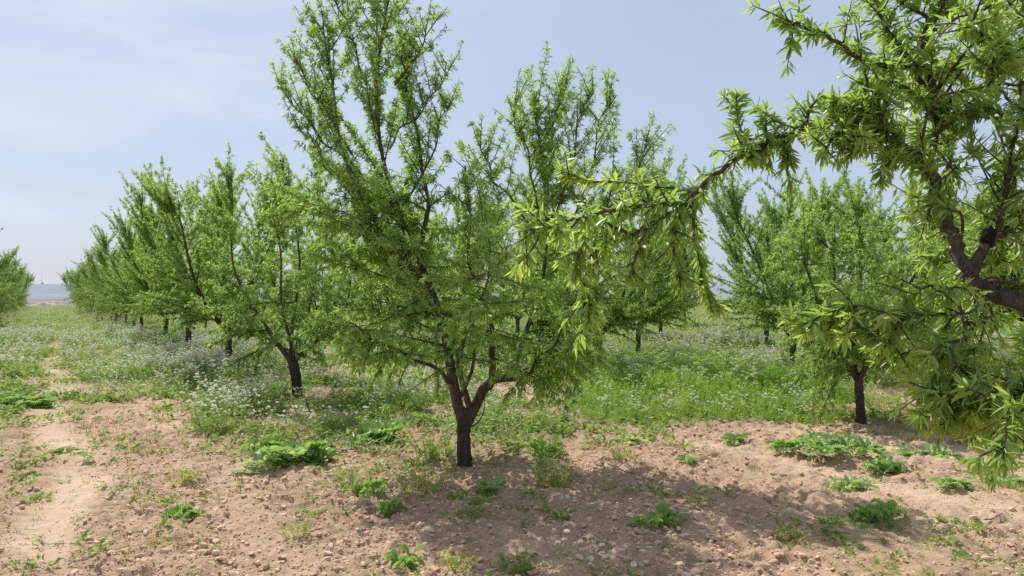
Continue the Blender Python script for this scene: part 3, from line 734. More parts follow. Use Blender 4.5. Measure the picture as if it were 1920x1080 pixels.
    spray(1900, 790, 2.0, -20, 70, 0, up=-.12); spray(1960, 740, 2.15, -50, 90, 0, up=-.1); spray(1840, 770, 2.1, -110, 10, 0, yg=(.12, .6), ex=2)
    for k in range(40):
        x = rg.uniform(1690, 2060); y = rg.uniform(-60, 640)
        lim = 1760 if y < 60 else (1660 if y < 240 else 1740)
        if x < lim: x = lim + rg.uniform(0, 120)
        if 400 < y < 540 and 1790 < x < 1900: z = rg.uniform(2.7, 3.1)
        else: z = rg.uniform(2.2, 3.1)
        up = y < 200
        spray(x, y, z, rg.uniform(-110, 40), rg.uniform(-100, 10) if up else rg.uniform(-30, 110), 0, k=.032, yg=(.0, .4) if rg.random() < .7 else (.15, .65), up=.03 if up else -.06, ex=3)
    # the rest of the crown, outside the picture to the right
    for k, (dx, dy, hh) in enumerate([(.9, .4, 4.3), (.5, -.9, 4.2)]):
        p = [top - UP * .1, top + np.array([dx * .4, dy * .4, .5]), top + np.array([dx, dy, (hh - .75) * .55]), top + np.array([dx * 1.3, dy * 1.3, hh - 1.3])]
        tr.limb('outer limb%d' % k, spline(p, 18), .045, .010, every=.34, size=.064, center=(0, 0, 0), L1=(1.0, .5), t0=.35)
    root = assemble(tr, 'almond_tree', tuple(b), leaf=M_LEAF_NEAR, detail=2, ratio=.20)
    tag(root, 'nearest almond tree at the right edge, large leaves and one long branch reaching left', 'almond tree', ORCHARD)
    return root

main_tree = build_main_tree()
near_tree = build_near_tree()

# ------------------------------------------------------------------ the other trees of the orchard
trs = []
def second_tree():
    tr = Tree(202); Y = 12.4
    b = at(557, 745, Y); b[2] = gz(b[0], b[1]); A = lambda px, py, dy=0.: at(px, py, Y + dy) - b
    top = A(547, 668); trunk_path(tr, np.zeros(3), top, .080, .084, n=16, flare=1.2)
    tr.limb('left limb', spline([A(548, 680), A(522, 648), A(495, 605), A(462, 560, .2), A(445, 500, .2), A(436, 410, .3), A(428, 330, .3)], 22), .052, .010, size=.062, center=(0, 0, 0), every=.15, topL=(.4, .7))
    tr.limb('right limb', spline([A(550, 680), A(578, 655), A(596, 632), A(640, 590, -.3), A(660, 520, -.5), A(668, 450, -.6)], 20), .042, .010, size=.062, center=(0, 0, 0), every=.15, t0=.3)
    tr.limb('middle limb', spline([A(548, 680), A(550, 640, .1), A(556, 560, .1), A(560, 480), A(548, 390), A(528, 300)], 20), .038, .010, size=.062, center=(0, 0, 0), every=.15, t0=.3, top=6, topL=(.5, .8))
    tr.limb('front limb', spline([A(548, 680), A(540, 640, -.5), A(530, 560, -1.0), A(525, 460, -1.3), A(505, 370, -1.4)], 18), .034, .010, size=.062, center=(0, 0, 0), every=.17, t0=.3)
    tr.limb('back limb', spline([A(548, 680), A(560, 630, .5), A(590, 540, 1.0), A(600, 440, 1.3), A(595, 340, 1.4)], 18), .034, .010, size=.062, center=(0, 0, 0), every=.17, t0=.3)
    r = assemble(tr, 'almond_tree', tuple(b), detail=1)
    tag(r, 'dark trunked almond tree left of the middle one, its limbs forking in a wide V', 'almond tree', ORCHARD)
    return r
t2 = second_tree()

PROTO = []          # (tree, base radius): the first use of each is the tree itself
def proto(seed, **kw):
    leaf = kw.pop('leaf', None); thin = kw.pop('thin', 1.); ls = kw.pop('lscale', 1.); det = kw.pop('detail', 1); ratio = kw.pop('ratio', .25)
    r = assemble(generic_tree(seed, **kw), 'almond_tree', (0, 0, 0), detail=det, leaf=leaf, thin=thin, lscale=ls, ratio=ratio)
    r['_used'] = 0
    return r
near_protos = [proto(11, H=5.1, spread=1.25, nl=5, zlow=1.25, trunk=.95), proto(23, H=5.2, spread=1.15, nl=4, trunk=1.0, zlow=1.2), proto(35, H=4.9, spread=1.3, nl=5, trunk=1.0, zlow=1.2), proto(57, H=5.2, spread=1.15, nl=5, trunk=.95, zlow=1.2)]
small_proto = proto(63, H=3.6, spread=.85, r0=.058, trunk=.72, nl=4, L1=(1.0, .5), every=.12, updir=-.1, zlow=2.3)
def far_proto(seed, **kw):
    tr = generic_tree(seed, **kw)
    keep = {'trunk': tr.tubes['trunk'], 'limb': []}
    for g, l in tr.tubes.items():
        if g != 'trunk': keep['limb'] += [x for x in l if x[1][0] > .02]
    tr.tubes = keep
    r = empty('almond_tree', (0, 0, 0)); r['_used'] = 0
    link('trunk', tr.tube_mesh('trunk', 'trunk', M_BARK), r)
    link('branch', tr.tube_mesh('limb', 'branch', M_BRANCH), r)
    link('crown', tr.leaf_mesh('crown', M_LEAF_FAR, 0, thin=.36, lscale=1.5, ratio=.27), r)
    return r
far_protos = [far_proto(71, H=4.8, spread=1.4, nl=5, L1=(1.5, .7)), far_proto(83, H=5.2, spread=1.4, nl=5, L1=(1.5, .7)), far_proto(95, H=4.9, spread=1.4, nl=5, L1=(1.5, .7))]

rnd = random.Random(5)
def plant_tree(protos, x, y, label, sc=None, rz=None, pick=None):
    p = protos[rnd.randrange(len(protos)) if pick is None else pick]
    sc = rnd.uniform(.92, 1.06) if sc is None else sc
    rz = rnd.uniform(0, 6.28) if rz is None else rz
    z = gz(x, y) - .02
    if p['_used'] == 0:
        p.location = (x, y, z); p.rotation_euler = (0, 0, rz); p.scale = (sc,) * 3; o = p
    else:
        o = copy_thing(p, (x, y, z), rz, sc)
    p['_used'] = 1
    tag(o, label, 'almond tree', ORCHARD)
    return o

def px_tree(px, py, label, protos, **kw):
    y = CAMH * F / (py - HORIZ); x = (px - CXP) / F * y
    return plant_tree(protos, x, y, label, **kw)

px_tree(430, 693, 'almond tree with a short trunk in white flowers, third in the centre row', near_protos, pick=0, sc=1.0, rz=2.0)
px_tree(353, 662, 'almond tree with a low Y-shaped fork among white flowers, fourth in the centre row', near_protos, pick=1, sc=1.02, rz=.5)
ORD = ['fifth', 'sixth', 'seventh', 'eighth', 'ninth', 'tenth']
for k in range(14):
    s = 24 + 5.9 * (k + 1) + rnd.uniform(-.25, .25)
    if s > 101: break
    x, y = rs_xy(3.5 + rnd.uniform(-.2, .2), s)
    lab = ('almond tree in leaf, %s back in the centre row left of the middle' % ORD[k]) if k < 4 else 'small distant almond tree merging into the far end of the centre row'
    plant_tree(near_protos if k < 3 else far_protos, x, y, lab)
# left row
k = 0
for s in np.arange(30.2, 101, 5.9):
    x, y = rs_xy(-3.45 + rnd.uniform(-.2, .2), s)
    lab = ['almond tree cut by the left edge of the photo, nearest in the left row', 'almond tree next behind the nearest one in the left row', 'third almond tree of the left row across the grassy alley'][k] if k < 3 else 'small distant almond tree merging into the far end of the left row'
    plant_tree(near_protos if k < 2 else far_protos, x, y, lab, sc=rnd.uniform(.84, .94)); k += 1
# rows to the right
o = px_tree(1615, 790, 'young almond tree with a slim straight trunk at the right of the green patch', [small_proto], pick=0, sc=1.0, rz=1.0)
px_tree(1122, 703, 'almond tree just right of the middle tree, dark trunk in the tall green herbs', near_protos, pick=2, sc=.92, rz=4.0)
px_tree(1197, 668, 'slim trunked almond tree behind the green herbs, second right of the middle tree', near_protos, pick=3, sc=.86, rz=1.0)
px_tree(1238, 640, 'almond tree with a short dark trunk, third trunk right of the middle tree', near_protos, pick=0, sc=.92, rz=5.1)
px_tree(1487, 700, 'almond tree with a pale bent limb above its trunk, left behind the slim one', near_protos, pick=1, sc=.90, rz=2.6)
px_tree(1437, 652, 'almond tree with tall wand-like top shoots, farther back beyond the pale flowers', near_protos, pick=3, sc=1.05, rz=3.6)
px_tree(1735, 688, 'almond tree with a dark trunk in shade, right behind the young slim tree', near_protos, pick=2, sc=.93, rz=.3)
px_tree(1930, 672, 'almond tree at the right edge far behind the hanging leaves', near_protos, pick=0, sc=.95, rz=3.3)
px_tree(1283, 612, 'small far almond tree left of the gap that shows the bare field', near_protos, pick=1, sc=.9, rz=1.3)
for (r, s) in ((9.5, 18.3), (9.5, 24.2), (9.5, 30.1), (13.4, 21.3), (13.4, 27.2), (18, 27.0), (18, 33), (9.5, 36), (13.4, 33)):
    x, y = rs_xy(r + rnd.uniform(-.2, .2), s)
    plant_tree(near_protos, x, y, 'almond tree of the right hand rows hidden behind the middle tree', sc=rnd.uniform(.85, .95))
for (r, s) in ((22.6, 9.5), (22.6, 4.5), (18, 4.2), (22.6, 15.0)):
    x, y = rs_xy(r, s)
    plant_tree(near_protos, x, y, 'almond tree of the farthest right row behind the young slim tree', sc=rnd.uniform(.9, 1))
for p in near_protos + [small_proto] + far_protos:
    if '_used' in p: del p['_used']
for ob in scene.objects:
    if '_used' in ob: del ob['_used']

# ------------------------------------------------------------------ weeds
class Tmp:
    """collects triangles with a material slot and a colour"""
    def __init__(s, seed): s.V = []; s.T = []; s.M = []; s.C = []; s.rng = np.random.default_rng(seed)
    def tri(s, pts, faces, m, c):
        o = len(s.V); s.V += [tuple(p) for p in pts]; s.T += [tuple(i + o for i in f) for f in faces]
        s.M += [m] * len(faces); s.C += [c] * len(pts)
    def blade(s, p, d, L, w, m=0, c=(.5, .2, 0), sag=.3, segs=2):
        d = unit(d); side = np.cross(d, UP); side = unit(side) if np.linalg.norm(side) > .05 else unit(s.rng.normal(size=3) * (1, 1, 0))
        pts = []; p = np.array(p, float)
        for k in range(segs + 1):
            t = k / segs; ww = w * (1 - t) ** .8 * (1 if k else .7)
            q = p + d * L * t - UP * sag * L * t * t
            if k < segs: pts += [q - side * ww * .5, q + side * ww * .5]
            else: pts.append(q)
        f = []
        for k in range(segs - 1): f += [(2 * k, 2 * k + 1, 2 * k + 3), (2 * k, 2 * k + 3, 2 * k + 2)]
        f.append((2 * segs - 2, 2 * segs - 1, 2 * segs)); s.tri(pts, f, m, c)
    def leaf(s, p, d, L, w, m=0, c=(.5, .2, 0), curl=.25, fold=.3):
        d = unit(d); side = np.cross(d, UP + s.rng.normal(0, .3, 3)); side = unit(side); nn = np.cross(side, d)
        a = np.array(p, float); q = a + d * L * .5
        pts = [a, q + side * w * .5 + nn * w * fold * .5, q, q - side * w * .5 + nn * w * fold * .5, a + d * L - nn * L * curl]
        s.tri(pts, [(0, 2, 1), (0, 3, 2), (1, 2, 4), (2, 3, 4)], m, c)
    def stem(s, p, q, w, m=0, c=(.4, .3, 0)):
        p, q = np.array(p, float), np.array(q, float); a = unit(np.cross(q - p, s.rng.normal(size=3)))
        s.tri([p - a * w / 2, p + a * w / 2, q + a * w * .3, q - a * w * .3], [(0, 1, 2), (0, 2, 3)], m, c)
    def head(s, p, r, n, m=1, flat=.6):
        for k in range(n):
            v = s.rng.normal(size=3); v = unit(v); v[2] = abs(v[2]) * flat
            q = np.array(p) + v * r * s.rng.uniform(.6, 1)
            a = unit(s.rng.normal(size=3)); b = unit(np.cross(a, v + s.rng.normal(0, .3, 3))); a = unit(np.cross(b, v))
            h = r * s.rng.uniform(.28, .45)
            s.tri([q - a * h, q + b * h, q + a * h, q - b * h], [(0, 1, 2), (0, 2, 3)], m, (s.rng.random(), 0, 0))
    def lobed(s, p, d, L, w, c, droop=.5, m=0, n=4):
        """pinnately lobed leaf: a midrib strip with toothed lobes on both sides"""
        d = unit(d); side = unit(np.cross(d, UP)); p = np.array(p, float)
        def pos(t): return p + d * L * t + UP * (.35 * L * t - droop * L * t * t)
        nn = unit(np.cross(side, d))
        for k in range(n):
            t = .18 + .72 * k / n; ww = w * (.55 + .9 * t) * (1.15 - .75 * max(0, t - .55) / .45)
            q0, q1 = pos(t), pos(t + .17)
            for sg in (-1, 1):
                tipp = pos(min(1, t + .20)) + side * sg * ww * s.rng.uniform(.8, 1.1) + UP * s.rng.uniform(-.02, .05) * L
                mid = (q1 + tipp) / 2 + side * sg * ww * .05 + d * L * .035 + nn * .012
                s.tri([q0, q1, mid, tipp], [(0, 1, 2), (0, 2, 3)] if sg > 0 else [(0, 2, 1), (0, 3, 2)], m, (np.clip(c[0] + s.rng.normal(0, .15), 0, 1), c[1], 0))
        a = [pos(0) - side * w * .08, pos(0) + side * w * .08, pos(.5) + side * w * .14, pos(.5) - side * w * .14, pos(1.04)]
        s.tri(a, [(0, 1, 2), (0, 2, 3), (3, 2, 4)], m, (min(1, c[0] + .2), c[1] + .25, 0))
    def done(s): return dict(V=np.array(s.V), T=np.array(s.T), M=np.array(s.M), C=np.array(s.C, float))
    def mesh(s, name, mats):
        d = s.done(); return np_mesh(name, d['V'], T=d['T'], mats=mats, TM=d['M'], col=d['C'])

def t_flower(seed, lod=0, H=.42, head=.026):
    t = Tmp(seed); r = t.rng
    for k in range(9 if lod == 0 else 5):                      # low grey-green leaves
        a = r.random() * 6.28; t.leaf((r.normal(0, .03), r.normal(0, .03), r.uniform(0, .12)), (math.cos(a), math.sin(a), r.uniform(.1, .9)), r.uniform(.07, .15), r.uniform(.02, .04), 0, (r.uniform(.2, .8), r.uniform(0, .35), 0))
    for k in range(5 if lod == 0 else 4):
        a = r.random() * 6.28; h = H * r.uniform(.6, 1.1); l = r.uniform(.05, .16)
        p0 = np.array([r.normal(0, .02), r.normal(0, .02), 0]); p1 = np.array([math.cos(a) * l, math.sin(a) * l, h])
        t.stem(p0, p1, .005 if lod == 0 else .008)
        for j in range(6 if lod == 0 else 2):
            f = r.uniform(.2, .85); b = r.random() * 6.28
            t.leaf(p0 + (p1 - p0) * f, (math.cos(b), math.sin(b), .5), r.uniform(.03, .08), r.uniform(.008, .018), 0, (r.uniform(.2, .9), r.uniform(.1, .5), 0))
        t.head(p1, head * r.uniform(.75, 1.2), 11 if lod == 0 else 4)
        if r.random() < .5:
            p2 = p1 + np.array([r.normal(0, .05), r.normal(0, .05), -r.uniform(.02, .08)]); t.stem(p0 + (p1 - p0) * .7, p2, .004); t.head(p2, head * r.uniform(.5, .9), 7 if lod == 0 else 3)
    return t.done()

def t_herb(seed, H=.42, lod=0, umbel=False):
    t = Tmp(seed); r = t.rng
    for k in range(9 if lod == 0 else 6):
        a = r.random() * 6.28; l = r.uniform(.0, .12); p0 = np.array([r.normal(0, .05), r.normal(0, .05), 0]); h = H * r.uniform(.5, 1.1)
        p1 = p0 + np.array([math.cos(a) * l, math.sin(a) * l, h]); t.stem(p0, p1, .006)
        for j in range(8 if lod == 0 else 5):
            f = r.uniform(.1, 1); b = r.random() * 6.28
            t.leaf(p0 + (p1 - p0) * f, (math.cos(b), math.sin(b), r.uniform(.4, 1.4)), r.uniform(.05, .12), r.uniform(.010, .022), 0, (r.uniform(.35, 1), r.uniform(.0, .45), 0))
    if umbel:
        for k in range(4):
            p1 = np.array([r.normal(0, .07), r.normal(0, .07), H * r.uniform(1.15, 1.5)]); t.stem((0, 0, .1), p1, .007)
            t.head(p1, r.uniform(.045, .07), 26, m=1, flat=.5)
    return t.done()

def t_low(seed):
    t = Tmp(seed); r = t.rng
    for k in range(14):
        a = r.random() * 6.28; t.leaf((r.normal(0, .06), r.normal(0, .06), r.uniform(0, .05)), (math.cos(a), math.sin(a), r.uniform(.2, 1.2)), r.uniform(.05, .13), r.uniform(.015, .045), 0, (r.uniform(.2, 1), r.uniform(0, .4), 0))
    return t.done()

def t_grass(seed, H=.14):
    t = Tmp(seed); r = t.rng
    for k in range(16):
        a = r.random() * 6.28; t.blade((r.normal(0, .03), r.normal(0, .03), 0), (math.cos(a) * .6, math.sin(a) * .6, r.uniform(.6, 1.4)), H * r.uniform(.5, 1.2), .006, 0, (r.uniform(.2, 1), r.uniform(.1, .7), 0), sag=.35)
    return t.done()

def t_dry(seed, H=.25):
    t = Tmp(seed); r = t.rng
    for k in range(12):
        a = r.random() * 6.28; t.blade((r.normal(0, .05), r.normal(0, .05), 0), (math.cos(a) * .5, math.sin(a) * .5, 1.1), H * r.uniform(.5, 1.2), .006, 0, (r.random(), r.random() * .6, 0), sag=.2)
    return t.done()

def sprinkle(n, y0, y1, rng, power=1.0, width=.80, off=1.5):
    y = y0 + (y1 - y0) * rng.random(n) ** power
    x = (rng.random(n) * 2 - 1) * (y * width + off)
    return x, y

def stuff(name, label, cat, tmpls, x, y, scale, mats, rng, tilt=.12):
    P = np.stack([x, y, gh(x, y) - .005], 1); nn = len(x)
    V, T, Mi, C = merge_templates(tmpls, rng.integers(0, len(tmpls), nn), P, rng.random(nn) * 6.28, scale, rnd=rng.random(nn) * .6 + .2, tilt=tilt, rng=rng)
    o = link(name, np_mesh(name, V, T=T, mats=mats, TM=Mi, col=C))
    tag(o, label, cat, kind='stuff'); return o

rng = np.random.default_rng(44)
fl_near = [t_flower(i, 0) for i in range(6)]; fl_far = [t_flower(20 + i, 1, head=.028) for i in range(5)]
herbs = [t_herb(40 + i) for i in range(5)]; umb = [t_herb(50 + i, umbel=True) for i in range(4)]
lows = [t_low(60 + i) for i in range(5)]; grasses = [t_grass(70 + i) for i in range(5)]; drys = [t_dry(80 + i) for i in range(4)]

# white flowering weeds, near and far
x, y = sprinkle(26000, 6.5, 30, rng, .8); w, g, l = cover(x, y)
k = rng.random(len(x)) < w * .85 * sstep(.33, .62, fbm(x * .75 + 3, y * .75, 131, 3)) + w * .12
stuff('flowering_weeds', 'knee high grey green weeds with round white flower heads under the centre row', 'flowering weeds', fl_near, x[k], y[k], (.5 + .85 * fbm(x[k] * .6, y[k] * .6, 141, 2)) * rng.uniform(.7, 1.25, k.sum()), [M_WEED, M_PETAL], rng)
x, y = sprinkle(30000, 28, 100, rng, .75); w, g, l = cover(x, y)
k = rng.random(len(x)) < w
k &= rng.random(len(x)) < .75
stuff('far_flowering_weeds', 'pale carpet of white flowers filling the alley toward its far end', 'flowering weeds', fl_far, x[k], y[k], rng.uniform(1.0, 1.5, k.sum()), [M_WEED, M_PETAL], rng)
# tall bright herbs of the second alley
x = rng.uniform(-.5, 9, 9000); y = rng.uniform(9.3, 20, 9000); w, g, l = cover(x, y)
k = rng.random(len(x)) < g * .75
hs = .76 * rng.uniform(.6, 1.05, k.sum()) * (.55 + .65 * sstep(10.2, 13, y[k]))
stuff('tall_herbs', 'bright green patch of tall upright herbs right of the middle tree', 'herbs', herbs, x[k], y[k], hs, [M_HERB], rng, tilt=.06)
x = rng.uniform(0, 7, 260); y = rng.uniform(12.2, 17.5, 260); w, g, l = cover(x, y)
k = rng.random(len(x)) < g
stuff('umbel_herbs', 'pale yellow green flower umbels standing above the tall herb patch', 'herbs', umb, x[k], y[k], rng.uniform(.6, .85, k.sum()), [M_HERB, M_UMBEL], rng, tilt=.06)
x = rng.uniform(.5, 6, 900); y = rng.uniform(9.8, 14, 900); w, g, l = cover(x, y)
k = rng.random(len(x)) < g * .28
stuff('herb_flowers', 'small white flower heads dotted through the green herb patch', 'flowering weeds', fl_near, x[k], y[k], rng.uniform(.6, .9, k.sum()), [M_WEED, M_PETAL], rng)
# low green cover
x, y = sprinkle(40000, 6.5, 40, rng, .9); w, g, l = cover(x, y)
k = rng.random(len(x)) < np.maximum(l * .9, w * .75)
stuff('low_weeds', 'low mixed green weeds carpeting the orchard floor', 'weeds', lows, x[k], y[k], rng.uniform(.6, 1.5, k.sum()), [M_WEED], rng)
x, y = sprinkle(26000, 35, 100, rng, .8); w, g, l = cover(x, y)
k = rng.random(len(x)) < np.maximum(l, w * .7)
stuff('far_low_weeds', 'green ground cover between the far rows of trees', 'weeds', lows, x[k], y[k], rng.uniform(1.3, 2.4, k.sum()), [M_WEED], rng)
# sparse seedlings and grass tufts on the bare soil
x, y = sprinkle(12000, 4.0, 13, rng, 1.0); pn = fbm(x * .8, y * .8, 401, 3)
k = (rng.random(len(x)) < sstep(.45, .7, pn) * .8 + .05) & (rng.random(len(x)) > track_mask(x, y) * .8)
stuff('grass_tufts', 'sparse thin grass and seedlings coming up through the bare soil', 'grass', grasses + lows[:2], x[k], y[k], rng.uniform(.22, .6, k.sum()) + .5 * rng.random(k.sum()) ** 5 , [M_WEED], rng)
x, y = sprinkle(9000, 5.5, 40, rng, .9); pn = fbm(x * .5, y * .5, 411, 3)
k = rng.random(len(x)) < sstep(.45, .65, pn) * (.5 + .5 * (x > 3)) * (1 - .8 * (y < 9))
stuff('dry_grass', 'straw coloured dry grass mixed among the weeds', 'dry grass', drys, x[k], y[k], rng.uniform(.5, 1.1, k.sum()), [M_DRY], rng)

def t_litter(seed):
    t = Tmp(seed); r = t.rng
    for k in range(7):
        a = r.random() * 6.28; p = (r.normal(0, .12), r.normal(0, .12), r.uniform(.008, .02))
        if r.random() < .6: t.leaf(p, (math.cos(a), math.sin(a), r.normal(0, .15)), r.uniform(.025, .055), r.uniform(.008, .014), 0, (r.random(), r.random() * .5, 0), curl=r.uniform(-.2, .2))
        else: t.stem(p, np.array(p) + np.array([math.cos(a), math.sin(a), r.uniform(0, .15)]) * r.uniform(.05, .16), .004, 0, (r.random() * .6, 0, 0))
    return t.done()
x, y = sprinkle(2600, 4.0, 13, rng); k = rng.random(len(x)) < .25 + .75 * np.exp(-((x + .3) ** 2 + (y - 6.9) ** 2) / 3)
stuff('leaf_litter', 'dry fallen leaves and broken stalks scattered on the soil', 'leaf litter', [t_litter(90 + i) for i in range(5)], x[k], y[k], rng.uniform(.7, 1.2, k.sum()), [M_DRY], rng, tilt=0)

# ------------------------------------------------------------------ single weeds one can point at
def gpos(px, py):
    y = CAMH * F / (py - HORIZ); return (px - CXP) / F * y, y

def rosette_mesh(seed, W, H, nleaf=20, glauc=.25, name='leaf_rosette', aspect=1., clumps=3):
    t = Tmp(seed); r = t.rng
    for c in range(clumps):
        ox, oy = (0, 0) if clumps == 1 else (r.uniform(-.32, .32) * W, r.uniform(-.32, .32) * W * aspect)
        L0 = W * (.55 if clumps == 1 else .42 if clumps < 4 else .34)
        for k in range(int(nleaf * .62)):
            a = r.random() * 6.28; el = r.uniform(-.05, .75)
            t.lobed((ox + r.normal(0, .012), oy + r.normal(0, .012), 0), (math.cos(a), math.sin(a), el * .9), max(.05, L0 * r.uniform(.55, 1.1)), max(.05, L0 * r.uniform(.55, 1.1)) * .30,
                    (r.uniform(.15, .9), np.clip(glauc + r.normal(0, .18), 0, 1), 0), droop=.45 + .25 * r.random(), n=5)
    d = t.done(); V = d['V']; zmax = V[:, 2].max(); V[:, 2] *= .9 * H / zmax; V[:, :2] *= 1.12
    V[:, 2] = np.maximum(V[:, 2], -.005)
    return np_mesh(name, V, T=d['T'], mats=[M_THISTLE], col=d['C'])

def rosette(px, py, W, H, label, seed, **kw):
    x, y = gpos(px, py)
    o = link('broadleaf_weed', rosette_mesh(seed, W, H, **kw), loc=(x, y, gz(x, y)))
    tag(o, label, 'weed', 'leafy weeds on the bare soil'); return o

def bush_mesh(seed, W, H, n=26, c=(.5, .2), leaf=(.03, .07), flowers=0, thin=.006, yellow=0):
    """bushy weed of thin branching stems; returns (greenery, flower heads)"""
    t = Tmp(seed); fl = []; r = t.rng; tops = []
    for k in range(n):
        a = r.random() * 6.28; l = W * .5 * r.random() ** .6; h = H * r.uniform(.45, 1.05) * (1 - .4 * l / (W * .5))
        p0 = np.array([math.cos(a) * l * .45 + r.normal(0, .02), math.sin(a) * l * .45 + r.normal(0, .02), 0]); p1 = np.array([math.cos(a) * l, math.sin(a) * l, h])
        t.stem(p0, p1, thin, 0, (r.uniform(.2, .7), c[1] + .15, 0)); tops.append(p1)
        for j in range(10):
            f = r.uniform(.12, 1); b = r.random() * 6.28; L = r.uniform(*leaf)
            t.leaf(p0 + (p1 - p0) * f, (math.cos(b), math.sin(b), r.uniform(.2, 1.2)), L, L * r.uniform(.18, .34), 0, (np.clip(c[0] + r.normal(0, .25), 0, 1), np.clip(c[1] + r.normal(0, .15), 0, 1), 0))
    for k in range(flowers):
        p = tops[k % len(tops)] + np.array([r.normal(0, .02), r.normal(0, .02), r.uniform(.02, .07)])
        t.stem(tops[k % len(tops)], p, .004); h = Tmp(seed * 50 + k); h.head(p, r.uniform(.016, .026), 16, 0); fl.append(h)
    return t, fl

def bush(px, py, W, H, label, seed, mat=None, flowers=0, name='bushy_weed', **kw):
    x, y = gpos(px, py); t, fl = bush_mesh(seed, W, H, flowers=flowers, **kw)
    m = mat or M_WEED
    if flowers:
        o = empty(name, (x, y, gz(x, y)))
        link('foliage', t.mesh('foliage', [m]), o); 
        for h in fl: link('flower_head', h.mesh('flower_head', [M_PETAL]), o)
    else:
        o = link(name, t.mesh(name, [m]), loc=(x, y, gz(x, y)))
    tag(o, label, 'weed', 'leafy weeds on the bare soil'); return o

def tuft(px, py, W, H, label, seed, n=60, c=(.6, .35)):
    x, y = gpos(px, py); t = Tmp(seed); r = t.rng
    for k in range(n):
        a = r.random() * 6.28; l = r.random() ** .7 * W * .4
        t.blade((math.cos(a) * l, math.sin(a) * l, 0), (math.cos(a + r.normal(0, .5)) * .7, math.sin(a + r.normal(0, .5)) * .7, r.uniform(.5, 1.4)), H * r.uniform(.6, 1.3), .007, 0, (np.clip(c[0] + r.normal(0, .2), 0, 1), np.clip(c[1] + r.normal(0, .2), 0, 1), 0), sag=.35)
    o = link('grass_tuft', t.mesh('grass_tuft', [M_WEED]), loc=(x, y, gz(x, y)))
    tag(o, label, 'grass tuft', 'leafy weeds on the bare soil'); return o

rosette(548, 872, .85, .26, 'bright green clump of broad lobed leaves left of the middle trunk', 501, clumps=9, nleaf=16, glauc=.2, aspect=.6)
rosette(500, 845, .45, .14, 'low bright green leaf clump touching the left back of the larger one', 502, clumps=5, nleaf=14, glauc=.05, aspect=.6)
rosette(362, 968, .36, .15, 'small bright green leaf clump alone on the soil at lower left', 503, clumps=4, nleaf=14, glauc=.08, aspect=.55)
rosette(1240, 985, .34, .17, 'leafy thistle at the edge of the tree shadow, right of centre', 504, clumps=3, nleaf=15, glauc=.1, aspect=.7)
rosette(1638, 975, .40, .17, 'dark green jagged thistle alone on sunlit soil, nearest on the right', 505, clumps=4, nleaf=17, glauc=.08, aspect=.6)
rosette(1602, 915, .42, .12, 'flat grey green thistle behind the nearest one on the right', 506, clumps=4, nleaf=15, glauc=.5, aspect=.5)
rosette(1500, 845, .62, .16, 'left end of the long leafy weed strip at right', 507, clumps=7, nleaf=14, glauc=.2, aspect=.6)
rosette(1580, 862, .70, .18, 'dense middle of the long leafy weed strip at right', 508, clumps=9, nleaf=14, glauc=.25, aspect=.6)
rosette(1655, 885, .50, .15, 'right end of the long leafy weed strip at right', 509, clumps=6, nleaf=14, glauc=.15, aspect=.6)
rosette(1795, 915, .36, .10, 'flat dark weed between the thistles and the hanging leaves', 510, clumps=3, nleaf=14, glauc=.25, aspect=.5)
rosette(1885, 905, .55, .13, 'spreading grey green weed at the right edge of the photo', 511, clumps=6, nleaf=14, glauc=.4, aspect=.5)
rosette(1740, 858, .60, .13, 'leafy weed patch left below the hanging leaves at right', 512, clumps=7, nleaf=13, glauc=.3, aspect=.5)
rosette(1200, 830, .48, .16, 'blue green glaucous weed in front of the tall herb patch', 513, clumps=5, nleaf=14, glauc=.75, aspect=.6)
rosette(1375, 828, .42, .11, 'dark leafy weed at the near right corner of the herb patch', 514, clumps=4, nleaf=13, glauc=.15, aspect=.5)
rosette(712, 828, .62, .26, 'bright green broad leaved weed among white flowers left of the trunk', 515, clumps=7, nleaf=15, glauc=.1, aspect=.6)
rosette(30, 762, .95, .24, 'dark green leafy clump at the left edge of the photo', 516, clumps=8, nleaf=14, glauc=.08, aspect=.5)
rosette(720, 968, .24, .15, 'small bright weed in front of the white flowers, below left of the trunk', 517, clumps=2, nleaf=16, glauc=.1)
rosette(938, 925, .40, .13, 'shaded grey green weed just right of the trunk foot', 518, clumps=4, nleaf=14, glauc=.35, aspect=.6)
rosette(1055, 972, .22, .09, 'small shaded weed in the middle of the tree shadow', 519, clumps=2, nleaf=14, glauc=.3)
rosette(1022, 860, .42, .24, 'broad leaved weed behind the tall wispy weed right of the trunk', 520, clumps=4, nleaf=16, glauc=.15)
rosette(740, 1058, .26, .12, 'weed at the bottom of the photo in the left part of the shadow', 521, clumps=2, nleaf=15, glauc=.1)
rosette(690, 925, .36, .16, 'weed with upright leaves left of the yellowish shaded weeds', 522, clumps=3, nleaf=14, glauc=.15)
rosette(1610, 1000, .09, .05, 'tiny seedling below the nearest thistle on the right', 523, clumps=1, nleaf=9, glauc=.1)
rosette(1600, 1028, .10, .035, 'tiny flat seedling, lowest on the right hand soil', 524, clumps=1, nleaf=8, glauc=.2)
rosette(52, 892, .26, .05, 'flat grassy weed near the left edge', 525, clumps=3, nleaf=12, glauc=.05, aspect=.5)
rosette(108, 842, .40, .09, 'scraggly low weed on the left wheel track', 526, clumps=3, nleaf=11, glauc=.2, aspect=.4)
rosette(1290, 872, .30, .08, 'thin low weed on the sunlit soil below the herb patch', 527, clumps=3, nleaf=9, glauc=.15, aspect=.5)
bush(1035, 918, .48, .40, 'tall wispy grey green weed right of the trunk', 531, n=60, c=(.5, .25), leaf=(.02, .05), flowers=6)
bush(805, 868, .34, .34, 'feathery green weed immediately left of the trunk', 532, n=46, c=(.6, .3), leaf=(.02, .05))
